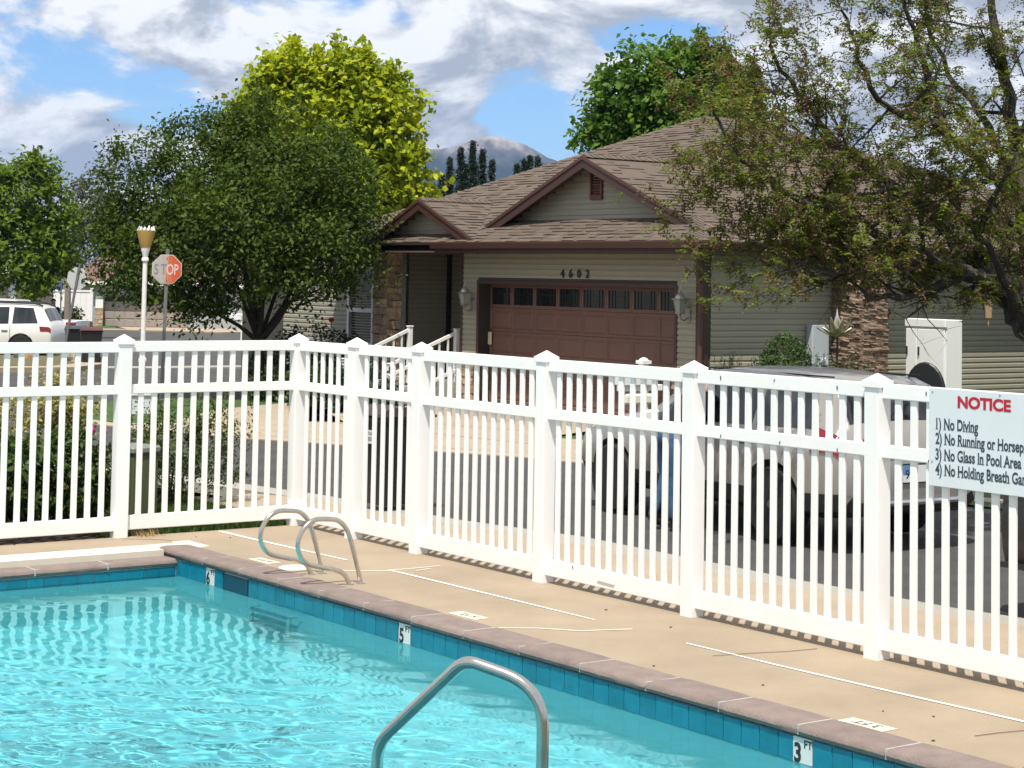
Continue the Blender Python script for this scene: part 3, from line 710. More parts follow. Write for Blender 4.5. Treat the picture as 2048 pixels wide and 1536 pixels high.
for x0, x1 in ((HB['uL']-.04, HB['oL']-.07), (HB['oR']+.07, HB['uR']+.03)):
    wc = MB().box(x0+.04, x1-.03, 11.40, 11.49, 0, .88).build('stone_wainscot', MORT, house)
    stone_face(wc, 'u', 11.40, x0+.02, x1, .05, .88, .10, .2, .16, .32, STN)
    if x1 > -8: stone_face(wc, 'v', -6.95, 11.42, 11.62, .05, .88, .10, .2, .1, .22, STN2)
    MB().box(x0-.03, x1+.03, 11.30, 11.52, .885, .955).build('ledge_cap', LEDGE, wc, bevel=.016)
# house number
for ch, x in zip('4602', (-10.72, -10.48, -10.24, -10.0)):
    me = slab_serifs(text_mesh(ch, .27, BLACKP, .006, .004), .27, .004, .02, .016); me.materials.clear(); me.materials.append(BLACKP)
    o = inst(me, 'house_number_digit', house, (x-.05, 11.465, 2.475), (PI/2, 0, 0)); o.scale = (.78, .78, 1)
# --- roof
RP, FP = .41, .449; ZE = 3.10; VE = 10.9; UR = -6.51; UL = -13.99
def zf(v): return ZE+FP*(v-VE)
def zr(u): return ZE+RP*(UR-u)
PK = (-13.25, 17.0, 5.83)
WR = (-10.25, ZE+RP*(UR+10.25))              # ridge of the garage wing: u, z
def slope_obj(name, pts, parent, th=.035):
    P = [Vector(p) for p in pts]; nn = (P[1]-P[0]).cross(P[2]-P[0]).normalized()
    if nn.z < 0: nn = -nn
    return MB().prism([p-nn*th for p in P], nn*(th-.012)).build(name, SHING, parent)
def shingle_slope(parent, pts, e_dir, seed):
    """courses of overlapping tabs on a roof plane: pts polygon (3d), e_dir = eave direction"""
    r = random.Random(seed); P = [Vector(p) for p in pts]; e = Vector(e_dir).normalized()
    nn = (P[1]-P[0]).cross(P[2]-P[0]).normalized()
    if nn.z < 0: nn = -nn
    s = nn.cross(e).normalized()
    if s.z < 0: s = -s
    o = P[0]; Q = [((p-o).dot(e), (p-o).dot(s)) for p in P]
    t0, t1 = min(q[1] for q in Q), max(q[1] for q in Q); ex = .145; mb = MB(); t = t0
    while t < t1:
        tm_ = t+ex*.5; xs_ = []
        for i in range(len(Q)):
            (x0, y0), (x1, y1) = Q[i], Q[(i+1) % len(Q)]
            if (y0-tm_)*(y1-tm_) < 0: xs_.append(x0+(x1-x0)*(tm_-y0)/(y1-y0))
        xs_.sort()
        for k in range(0, len(xs_)-1, 2):
            x = xs_[k]
            while x < xs_[k+1]-.01:
                w_ = r.choice((.12, .16, .2, .28, .34)); x1 = min(x+w_, xs_[k+1]); th = r.choice((.008, .010, .020, .024)); low = -r.uniform(.0, .012)
                a = o+e*x+s*(t+low); b = o+e*x1+s*(t+low); c = o+e*x1+s*(t+ex+.01); d = o+e*x+s*(t+ex+.01)
                mb.add([a+nn*.001, b+nn*.001, a+nn*th, b+nn*th, c+nn*.003, d+nn*.003], [(0, 1, 3, 2), (2, 3, 4, 5), (0, 2, 5), (1, 4, 3)]); x = x1
        t += ex
    ob = mb.build('shingles', SHING, parent, fix=False); ob['kind'] = 'stuff'; return ob
roof = MB()
LC = (-19.3, VE, ZE)                          # left front eave corner
VG = 11.82                                    # gable face of the wing
zG = zf(VG); gl, gr_ = UL+(VG-VE)*FP/RP, UR-(VG-VE)*FP/RP
vre = VE+(WR[1]-ZE)/FP                        # where the wing ridge dies into the main front slope
planes = []
# main front slope to the left of and behind the wing
hipR = lambda v: UR-(v-VE)*FP/RP
planes.append(([LC, (UL-.0, VE, ZE), (gl, VG, zG), (WR[0], vre, WR[1]), PK], (1, 0, 0)))
planes.append(([(UL, VE, ZE), (UR, VE, ZE), (gr_, VG, zG), (gl, VG, zG)], (1, 0, 0)))             # skirt under the gable
BK = (PK[0], PK[1]+1.4, PK[2])
planes.append(([(UR, VE, ZE), (UR, 25.2, ZE), BK, PK, (WR[0], vre, WR[1]), (WR[0], VG-.28, WR[1]), (gr_-0.0, VG-.28, zr(gr_)), (gr_, VG, zG)], (0, 1, 0)))      # right slope (with the wing's right side)
planes.append(([(WR[0], VG-.28, WR[1]), (WR[0], vre, WR[1]), (gl, VG, zG), (gl, VG-.28, zG)], (0, 1, 0)))     # wing, left side
# entry gable
EG = dict(u=-14.72, z=3.945, v=11.0, hw=2.02); ezl = EG['z']-EG['hw']*RP*1.03
ever = VE+(EG['z']-ZE)/FP
planes.append(([(EG['u'], EG['v'], EG['z']), (EG['u'], ever, EG['z']), (EG['u']+EG['hw'], VE+.05, ezl), (EG['u']+EG['hw'], EG['v']-.001, ezl)], (0, 1, 0)))
planes.append(([(EG['u'], EG['v'], EG['z']), (EG['u'], ever, EG['z']), (EG['u']-EG['hw'], VE+.05, ezl), (EG['u']-EG['hw'], EG['v']-.001, ezl)], (0, 1, 0)))
# back and left slopes, not in view
rdeck = MB()
for k, (pts, e) in enumerate(planes):
    P = [Vector(p) for p in pts]; nn = (P[1]-P[0]).cross(P[2]-P[0]).normalized(); nn = nn if nn.z > 0 else -nn
    rdeck.prism([p-nn*.05 for p in P], nn*.046)
rdeck.prism([Vector(p)-Vector((0, 0, .05)) for p in (LC, PK, BK, (-19.3, 25, ZE))], (0, 0, .046)); rdeck.prism([Vector(p)-Vector((0, 0, .05)) for p in (BK, (UR, 25.2, ZE), (-19.3, 25, ZE))], (0, 0, .046))
rf = rdeck.build('roof', SHING, house)
for k, (pts, e) in enumerate(planes): shingle_slope(rf, pts, e, 10+k)
def ridge_caps(a, b, n_dir=None):
    a, b = Vector(a), Vector(b); L = (b-a).length; t = (b-a).normalized(); sd = t.cross(Vector((0, 0, 1))).normalized(); mb = MB(); x = 0
    while x < L:
        p = a+t*x; q = a+t*min(x+.16, L); hgt = .035
        mb.add([p-sd*.13+Vector((0, 0, -.03)), p+Vector((0, 0, hgt)), p+sd*.13+Vector((0, 0, -.03)), q-sd*.13+Vector((0, 0, -.045)), q+Vector((0, 0, hgt-.018)), q+sd*.13+Vector((0, 0, -.045))], [(0, 1, 4, 3), (1, 2, 5, 4), (0, 2, 1)]); x += .14
    o = mb.build('ridge_caps', SHING, rf, fix=False); o['kind'] = 'stuff'
ridge_caps(PK, BK); ridge_caps((WR[0], VG-.28, WR[1]+.01), (WR[0], vre, WR[1]+.01)); ridge_caps(LC, PK); ridge_caps((EG['u'], EG['v'], EG['z']+.01), (EG['u'], ever, EG['z']+.01))
ridge_caps((UR, VE, ZE+.012), (gr_, VG, zG+.02)); ridge_caps((UL, VE, ZE+.012), (gl, VG, zG+.02)); ridge_caps(BK, (UR, 25.2, ZE))
# fascia, gutters, soffits
def gutter(a, b):
    a, b = Vector(a), Vector(b); t = (b-a).normalized(); o_ = t.cross(Vector((0, 0, 1))); 
    pr = [(0, 0), (.012, -.085), (.05, -.12), (.095, -.12), (.125, -.02), (.125, .004), (.11, .004), (.105, -.03), (.02, -.02)]
    rows = [[p+o_*x+Vector((0, 0, z)) for x, z in pr] for p in (a, b)]
    mb = MB(); n = len(pr); mb.add(rows[0]+rows[1], [(i, (i+1) % n, n+(i+1) % n, n+i) for i in range(n)]+[tuple(range(n)), tuple(range(n, 2*n))[::-1]])
    return mb.build('gutter', TRIM2, house)
gutter((UL-.02, VE, ZE-.0), (UR+.0, VE, ZE)); gutter((UR, VE-.02, ZE), (UR, 25, ZE)); gutter((LC[0], VE, ZE), (EG['u']-EG['hw'], VE, ZE))
fb = MB(); fb.box(UL, UR-.02, VE+.0, VE+.03, ZE-.20, ZE-.03); fb.box(UR-.03, UR, VE+.03, 25, ZE-.20, ZE-.03); fb.box(LC[0], EG['u']-EG['hw'], VE, VE+.03, ZE-.2, ZE-.03); fb.build('fascia', TRIM, house)
sf = MB(); sf.box(UL, UR-.03, VE+.03, 11.5, ZE-.19, ZE-.16); sf.box(-7.0, UR-.03, 11.5, 25, ZE-.19, ZE-.16); sf.box(LC[0], UL, VE+.03, 13.6, ZE-.19, ZE-.16); sf.build('soffit', SOFF, house)
# downspout at the right corner
MB().tube(arc_path([(UR+.05, VE-.02, 2.98), (UR+.05, VE+.02, 2.80), (-6.93, 11.40, 2.45), (-6.93, 11.40, .05)], .06, 5), .042, 8).build('downspout', TRIM2, house, smooth=True)
# garage gable
gz = MB(); bz = zf(VG)
hw = (WR[1]-bz)/RP
gwv = VG+.06
gz.prism([(WR[0]-hw, gwv, bz-.05), (WR[0]+hw, gwv, bz-.05), (WR[0], gwv, WR[1]-.03)], (0, .1, 0))
gg = gz.build('gable_wall', SIDD, house)
boards(gg, 'u', gwv, WR[0]-hw, WR[0]+hw, bz-.02, WR[1]-.1, clip=lambda z: (WR[0]-(WR[1]-.06-z)/RP, WR[0]+(WR[1]-.06-z)/RP), ex=.105)
def rakes(cu, cz, hw_, v0, slope, d=.20, th=.035, soff=.26):
    for sgn in (-1, 1):
        a = Vector((cu, v0, cz-.008)); b = Vector((cu+sgn*hw_, v0, cz-hw_*slope-.008)); dn = Vector((0, 0, -d))
        MB().prism([a, b, b+dn, a+dn], (0, th, 0)).build('rake_board', TRIM, house)
        MB().prism([a+Vector((0, -.018, .012)), b+Vector((0, -.018, .012)), b+Vector((0, -.018, -.05)), a+Vector((0, -.018, -.05))], (0, .02, 0)).build('rake_trim', TRIM2, house)
        MB().prism([a+Vector((0, th, -.055)), b+Vector((0, th, -.055)), b+Vector((0, soff+th, -.055)), a+Vector((0, soff+th, -.055))], (0, 0, .01)).build('rake_soffit', SOFF, house)
rakes(WR[0], WR[1], hw+.30, VG-.30, RP, soff=.36)
MB().box(WR[0]-.25, WR[0]+.25, VG+.02, VG+.1, 4.02, 4.42)
lv = MB(); lv.box(WR[0]-.17, WR[0]-.13, gwv-.06, gwv-.01, 3.93, 4.36); lv.box(WR[0]+.13, WR[0]+.17, gwv-.06, gwv-.01, 3.93, 4.36); lv.box(WR[0]-.17, WR[0]+.17, gwv-.06, gwv-.01, 3.87, 3.95); lv.box(WR[0]-.17, WR[0]+.17, gwv-.06, gwv-.01, 4.34, 4.38)
lvo = lv.build('gable_vent', mat('red_brown_vent', (.13, .045, .032), .5), house)
sl = MB().hexa([(-.13, -.055, 0), (.13, -.055, 0), (.13, -.045, .0), (-.13, -.045, .0)], [(-.13, -.02, .035), (.13, -.02, .035), (.13, -.01, .035), (-.13, -.01, .035)]).mesh('vent_slat', MATS['red_brown_vent'])
for k in range(8): inst(sl, 'vent_slat', lvo, (WR[0], gwv, 3.955+k*.047))
# entry gable face and beam
e0 = EG['u']; ev = EG['v']+.30
eg = MB().prism([(e0-1.75, ev, 3.13), (e0+1.75, ev, 3.13), (e0, ev, 3.13+1.75*RP)], (0, .1, 0)).build('entry_gable_wall', SIDD, house)
boards(eg, 'u', ev, e0-1.8, e0+1.8, 3.14, 3.9, clip=lambda z: (e0-(3.13+1.75*RP-z)/RP, e0+(3.13+1.75*RP-z)/RP), ex=.105)
rakes(EG['u'], EG['z'], EG['hw'], EG['v']-.02, RP*1.03, soff=.36)
MB().box(e0-1.8, e0+1.9, ev-.03, ev+.2, 2.92, 3.13).build('entry_beam', TRIM, house)
# entry column of field stone
ec = MB().box(-16.72, -16.30, 11.30, 11.60, .0, 2.92).build('stone_column', MORT, house)
stone_face(ec, 'u', 11.31, -16.78, -16.26, .0, 2.93, .12, .27, .17, .42, STN, depth=.10)
stone_face(ec, 'v', -16.29, 11.28, 11.62, .0, 2.93, .12, .27, .12, .3, STN, depth=.10)
# front wall of the living room with its window, the porch back wall
LV = 12.15
pw = MB(); pw.box(-24, -19.15, LV, LV+.2, 0, 3.0); pw.box(-17.15, -16.85, LV, LV+.2, 0, 3.0); pw.box(-19.15, -17.15, LV, LV+.2, 0, .95); pw.box(-19.15, -17.15, LV, LV+.2, 2.62, 3.0); pw.box(-17.05, -16.85, LV+.2, 13.4, 0, 3.0); pw.box(-16.85, HB['uL'], 13.2, 13.4, 0, 3.0)
pwo = pw.build('front_wall', SIDD, house)
boards(pwo, 'u', LV, -22.0, -16.9, .1, 2.99, holes=[(-19.22, -17.08, .9, 2.68)])
boards(pwo, 'v', -16.85, LV+.02, 13.2, .45, 2.99); boards(pwo, 'u', 13.2, -16.8, HB['uL'], .45, 2.99, holes=[(-15.75, -14.6, 0, 2.6)])
MB().box(-16.86, -16.76, 13.10, 13.19, .4, 3.0).build('corner_post', mat('black_trim', (.012, .01, .01), .6), house)
wf = MB(); 
for x0, x1 in ((-19.18, -19.10), (-18.19, -18.11), (-17.2, -17.12)): wf.box(x0, x1, LV-.045, LV+.05, .95, 2.62)
for z0, z1 in ((.93, 1.02), (1.66, 1.75), (2.55, 2.63)): wf.box(-19.18, -17.12, LV-.04, LV+.05, z0, z1)
wfo = wf.build('window', WHITEP, house)
MB().box(-19.1, -17.2, LV+.04, LV+.05, 1.0, 2.58).build('pane', mat('window_glass_grey', (.03, .032, .03), .08, spec=.8), wfo)
bl = MB().hexa([(-.44, 0, 0), (.44, 0, 0), (.44, .018, .012), (-.44, .018, .012)], [(-.44, 0, .004), (.44, 0, .004), (.44, .018, .016), (-.44, .018, .016)]).mesh('blind_slat', mat('blind_slat_paint', (.40, .39, .34), .5))
for k in range(26):
    for cx in (-18.64, -17.65): inst(bl, 'blind_slat', wfo, (cx, LV+.012, 1.03+k*.058))
dr = MB(); dr.box(-15.75, -15.66, 13.14, 13.24, .45, 2.6); dr.box(-15.75, -14.6, 13.14, 13.24, 2.52, 2.6); dr.box(-15.30, -15.22, 13.14, 13.24, .45, 2.52)
dro = dr.build('entry_door_frame', mat('mauve_trim', (.30, .22, .21), .5), house)
MB().box(-15.66, -15.30, 13.19, 13.2, .45, 2.52).build('sidelight_pane', GLASS, dro)
bl2 = MB().box(-.17, .17, 0, .012, 0, .012).mesh('blind_slat', mat('blind_slat_paint2', (.5, .49, .45), .5))
for k in range(34): inst(bl2, 'blind_slat', dro, (-15.48, 13.17, .62+k*.055))
MB().box(-15.22, -14.6, 13.18, 13.24, .45, 2.52).build('door_leaf', TRIM, dro)
# porch floor and steps
ps = MB(); ps.box(-16.85, HB['uL'], 11.25, 13.2, .0, .45)
for k in range(3): ps.box(-16.2, -14.3, 11.25-.3*(k+1), 11.25-.3*k, 0, .45-.15*(k+1)+.0)
ps.build('porch_steps', KERB, house)
# ------------------------------------------------------------------ plants
BARK = mat('grey_brown_bark', (.075, .058, .045), .95, var=.3, vscale=14, bump=.9, bscale=50)
BARKD = mat('dark_bark', (.040, .030, .024), .95, var=.3, vscale=14, bump=.9, bscale=50)
def leaves_np(C, N, size, rs, aspect=.62, fold=.25, droop=0.0):
    """rhombic folded leaves at centres C with normals N; returns V, F(quads->2 tris each as quads)"""
    k = len(C); N = N/np.maximum(np.linalg.norm(N, axis=1, keepdims=True), 1e-6)
    T = rs.normal(size=(k, 3)); T[:, 2] -= droop; T -= N*np.sum(T*N, 1, keepdims=True); T /= np.maximum(np.linalg.norm(T, axis=1, keepdims=True), 1e-6)
    B = np.cross(N, T); s = (size*rs.uniform(.65, 1.3, k))[:, None]
    a = C-T*s*.5; b = C+B*s*aspect*.5-T*s*.05+N*s*fold*.3; c = C+T*s*.55-N*s*fold*.3; d = C-B*s*aspect*.5-T*s*.05+N*s*fold*.3
    V = np.stack([a, b, c, d], 1).reshape(-1, 3); F = np.arange(4*k).reshape(k, 4); return V, F
def clump_points(lobes, n, rs, rmin=.35, gap=0, surf=.5):
    """clump centres in a set of ellipsoids (cx,cy,cz,rx,ry,rz), most of them towards the outside"""
    w = np.array([l[3]*l[4]+l[4]*l[5]+l[3]*l[5] for l in lobes]); w = w/w.sum(); ks = rs.choice(len(lobes), n, p=w)
    Ls = np.array(lobes)[ks]; D = rs.normal(size=(n, 3)); D /= np.linalg.norm(D, axis=1, keepdims=True)
    r = np.where(rs.rand(n) < surf, rs.uniform(.82, 1.03, n), rs.uniform(rmin, .95, n))
    return Ls[:, :3]+D*Ls[:, 3:]*r[:, None], D
def crown_mesh(name, lobes, n_cl, per, size, m, seed, cr=.32, up=.55, surf=.55, aspect=.62, shoots=0, shoot_h=.5, flat=.7, rmin=.35, droop=0.3):
    rs = np.random.RandomState(seed); P, D = clump_points(lobes, n_cl, rs, rmin, surf=surf)
    if shoots:
        top = P[(D[:, 2] > .15) & (rs.rand(len(P)) < .9)]; idx = rs.choice(len(top), min(shoots, len(top)), replace=False); ex = []
        for p in top[idx]:
            hgt = shoot_h*rs.uniform(.4, 1.1); lean = rs.normal(0, .12, 2)
            for t in np.linspace(0, 1, 5): ex.append(p+np.array([lean[0]*t*hgt, lean[1]*t*hgt, t*hgt]))
        ex = np.array(ex)
    rad = rs.uniform(.6, 1.25, n_cl)*cr
    C = np.repeat(P, per, 0)+rs.normal(size=(n_cl*per, 3))*np.repeat(rad, per)[:, None]*.6*np.array([1, 1, flat])
    N = np.repeat(D, per, 0)*.5+rs.normal(size=(n_cl*per, 3))*.65+np.array([0, 0, up])
    if shoots:
        q = per//2; C = np.concatenate([C, np.repeat(ex, q, 0)+rs.normal(size=(len(ex)*q, 3))*cr*.28]); N = np.concatenate([N, rs.normal(size=(len(ex)*q, 3))+np.array([0, 0, .4])])
    V, F = leaves_np(C, N, size, rs, aspect, droop=droop)
    return np_mesh(name, V, F, m), P
def limb_mesh(name, base, h, r0, tips, m, seed, forks=None, n=8, wig=.08):
    """trunk with limbs reaching to crown points"""
    r = random.Random(seed); mb = MB(); b = Vector(base); top = b+Vector((r.uniform(-.05, .05), r.uniform(-.05, .05), h))
    mb.tube([b+Vector((0, 0, -.1)), b+Vector((0, 0, .05)), b+(top-b)*.5+Vector((r.uniform(-.03, .03), r.uniform(-.03, .03), 0)), top], [r0*1.5, r0*1.15, r0*.95, r0*.85], 10)
    for t in tips:
        t = Vector(t); L = (t-top).length; mid = top.lerp(t, .45)+Vector((r.uniform(-wig, wig)*L, r.uniform(-wig, wig)*L, .12*L)); q = top.lerp(mid, .5)+Vector((r.uniform(-wig, wig)*L*.5, r.uniform(-wig, wig)*L*.5, 0))
        k = r.uniform(.35, .7); mb.tube([top-Vector((0, 0, .05)), q, mid, t], [r0*k*1.1, r0*k*.8, r0*k*.5, r0*.06], 6)
        for _ in range(3):
            s_ = q.lerp(t, r.uniform(.1, .8)); e = s_+Vector((r.uniform(-1, 1), r.uniform(-1, 1), r.uniform(.1, 1))).normalized()*L*r.uniform(.25, .5); mb.tube([s_, s_.lerp(e, .5)+Vector((0, 0, .04*L)), e], [r0*k*.4, r0*k*.25, r0*.04], 5)
    return mb.mesh(name, m, smooth=True, fix=False)
def tree(name, label, base, h, r0, lobes, n_cl, per, size, m, seed, bark=BARK, tips=9, group=None, cat='tree', **k):
    """lobes given relative to the base"""
    t = thing(name, label, cat, base, 0, group)
    me, P = crown_mesh('crown', lobes, n_cl, per, size, m, seed, **k); obj(me, 'crown', t)
    rs = random.Random(seed); cs = rs.sample(list(P), min(tips, len(P))); cs = [c for c in cs if c[2] > h*.7]
    obj(limb_mesh('trunk', (0, 0, 0), h, r0, [tuple(c*np.array([.85, .85, .92])) for c in cs], bark, seed), 'trunk', t); return t
G_DARK = leafmat('dark_green_leaf', (.020, .044, .004), (.110, .165, .010), .40, .65)
G_YEL = leafmat('yellow_green_leaf', (.15, .25, .008), (.58, .60, .012), .45, .6)
G_MID = leafmat('mid_green_leaf', (.055, .105, .006), (.18, .27, .012), .42, .6)
G_BRIGHT = leafmat('bright_green_leaf', (.035, .10, .010), (.16, .29, .020), .44, .6)
G_GREY = leafmat('grey_olive_leaf', (.06, .07, .045), (.14, .14, .09), .25)
G_CON = leafmat('conifer_needle', (.014, .028, .018), (.045, .07, .045), .15)
def px(x, y, Y):
    """world point seen at photo pixel x, y at distance Y (used to lay the place out)"""
    d = fw+cr*((x-1024)/F_PX)-cu*((y-(HOR-F_PX*math.tan(PITCH)))/F_PX); return Vector((0, 0, HC))+d*(Y/d.y)
def px_lobes(items, Y, base):
    """ellipsoids from crown outlines: (x, y, half width px, half height px, depth offset m)"""
    out = []
    for x, y, hw_, hh, dy in items:
        c = px(x, y, Y+dy)-Vector(base); s_ = (Y+dy)/F_PX; out.append((c.x, c.y, c.z, hw_*s_, hw_*s_*.9, hh*s_))
    return out
b1 = (-4.94, 38.6, -.02)
tree('shade_tree', 'dense dark green shade tree with forked trunk standing on the corner lawn', b1, 1.15, .12,
     px_lobes([(300, 410, 115, 150, 0), (235, 520, 55, 80, -.3), (700, 500, 75, 110, -.3), (420, 370, 135, 160, .5), (560, 370, 140, 170, 0), (660, 430, 110, 150, -.3), (480, 480, 160, 130, -1.0), (360, 510, 130, 110, -.6), (610, 520, 115, 90, -.8), (500, 300, 110, 90, .6), (250, 470, 70, 90, 0), (640, 330, 90, 90, .6), (400, 600, 60, 55, -.9), (270, 350, 45, 70, .2)], 38.6, b1),
     1150, 46, .105, G_DARK, 3, bark=BARKD, tips=12, cr=.36, shoots=60, shoot_h=.42, aspect=.5, rmin=.45)
b2 = (-6.4, 53, hz(-6.4, 53))
tree('maple_tree', 'tall maple with bright yellow green leaves rising behind the dark shade tree', b2, 1.8, .17,
     px_lobes([(600, 200, 90, 100, 0), (700, 210, 100, 95, 0), (770, 280, 80, 90, 0), (800, 370, 60, 80, 0), (690, 330, 120, 120, 0), (540, 210, 60, 70, .5), (580, 150, 45, 55, .3), (720, 160, 55, 45, -.3), (815, 225, 30, 45, 0), (620, 330, 120, 110, .5), (720, 450, 110, 90, 0), (500, 290, 60, 70, .8)], 53, b2),
     620, 44, .20, G_YEL, 5, tips=10, cr=.40, shoots=36, shoot_h=.75, up=.7, aspect=.75, rmin=.45)
b3 = (-20.5, 70, hz(-20.5, 70))
tree('leafy_tree', 'rounded mid green tree at the left edge beyond the parked cars', b3, 1.6, .17,
     px_lobes([(60, 420, 90, 100, 0), (-20, 400, 100, 95, 0), (20, 490, 120, 90, 0), (110, 480, 50, 75, 0), (80, 360, 45, 45, 0), (-90, 470, 110, 110, 0), (60, 540, 75, 50, -.5)], 70, b3),
     420, 40, .20, G_MID, 6, tips=8, cr=.45, up=.8, shoots=14, shoot_h=.5, rmin=.5)
b4 = (-20.0, 88, hz(-20, 88))
tree('grey_tree', 'sparse grey olive tree far behind the left houses', b4, 2.2, .16,
     px_lobes([(195, 390, 50, 50, 0), (165, 440, 40, 70, 0), (215, 440, 45, 60, 0), (185, 480, 50, 60, 0)], 88, b4), 150, 30, .16, G_GREY, 7, tips=14, cr=.5, rmin=.3, bark=mat('pale_bark', (.22, .19, .15), .9, var=.2, vscale=10))
b5 = (7.8, 56, hz(7.8, 56))
tree('backyard_tree', 'tall bright green tree rising behind the house roof ridge', b5, 2.0, .2,
     px_lobes([(1300, 160, 75, 75, 0), (1390, 165, 80, 70, 0), (1250, 215, 70, 65, 0), (1200, 262, 40, 50, 0), (1340, 230, 110, 70, 0), (1440, 200, 60, 75, 0), (1470, 250, 70, 60, 0), (1300, 320, 120, 80, 0), (1172, 285, 20, 28, 0), (1420, 320, 120, 80, 0)], 56, b5),
     520, 42, .19, G_BRIGHT, 8, tips=9, cr=.42, shoots=30, shoot_h=.6, up=.6, aspect=.7, rmin=.5)
for k, (items, Y, lab) in enumerate(((((935, 320, 14, 0, 0),), 78, ''),)): pass
def conifer(label, specs, Y, seed, group=None, n=44):
    """upright conifer with several pointed leaders: specs (x, y_top, y_bottom, half width) in photo pixels at distance Y"""
    x0 = specs[0][0]; g_ = px(x0, 552, Y); base = Vector((g_.x, g_.y, hz(g_.x, g_.y))); t = thing('conifer_tree', label, 'tree', base, 0, group)
    rs = np.random.RandomState(seed); C = []; N = []; mb = MB()
    for (x, yt, yb, hw_) in specs:
        a = px(x, yt, Y+rs.uniform(-.8, .8))-base; b = px(x, yb, Y)-base; H = a.z-b.z; w_ = hw_*Y/F_PX
        mb.tube([(b.x, b.y, 0), (a.x*.5+b.x*.5, a.y, b.z+H*.5), (a.x, a.y, a.z-.1)], [.09, .05, .008], 6)
        m_ = int(n*H)
        for _ in range(m_):
            f = rs.rand()**.8; z = b.z+H*f; rr = w_*(1-f)**1.05*rs.uniform(.25, 1.08)+.02; th = rs.uniform(0, 2*PI); d = np.array([np.cos(th), np.sin(th), .45])
            tip = np.array([a.x, a.y, z])+d*rr
            for q in range(26):
                s_ = rs.uniform(.35, 1.05); C.append(np.array([a.x, a.y, z])+d*rr*s_+rs.normal(size=3)*.05); N.append(rs.normal(size=3)+d*.3)
    V, F = leaves_np(np.array(C), np.array(N), .13, rs, .34, droop=-.5); obj(np_mesh('crown', V, F, G_CON), 'crown', t); mb.build('trunk', BARK, t, smooth=True, fix=False); return t
conifer('dark pointed conifer behind the entry gable in front of the mountain', [(946, 286, 480, 30), (922, 298, 480, 26), (900, 316, 480, 24), (965, 300, 480, 26), (884, 352, 480, 20), (984, 322, 480, 18), (932, 330, 480, 40)], 78, 21)
conifer('smaller dark conifer just left of the main roof slope', [(1060, 314, 420, 20), (1048, 322, 420, 18), (1076, 316, 420, 20), (1034, 330, 420, 14)], 84, 22)

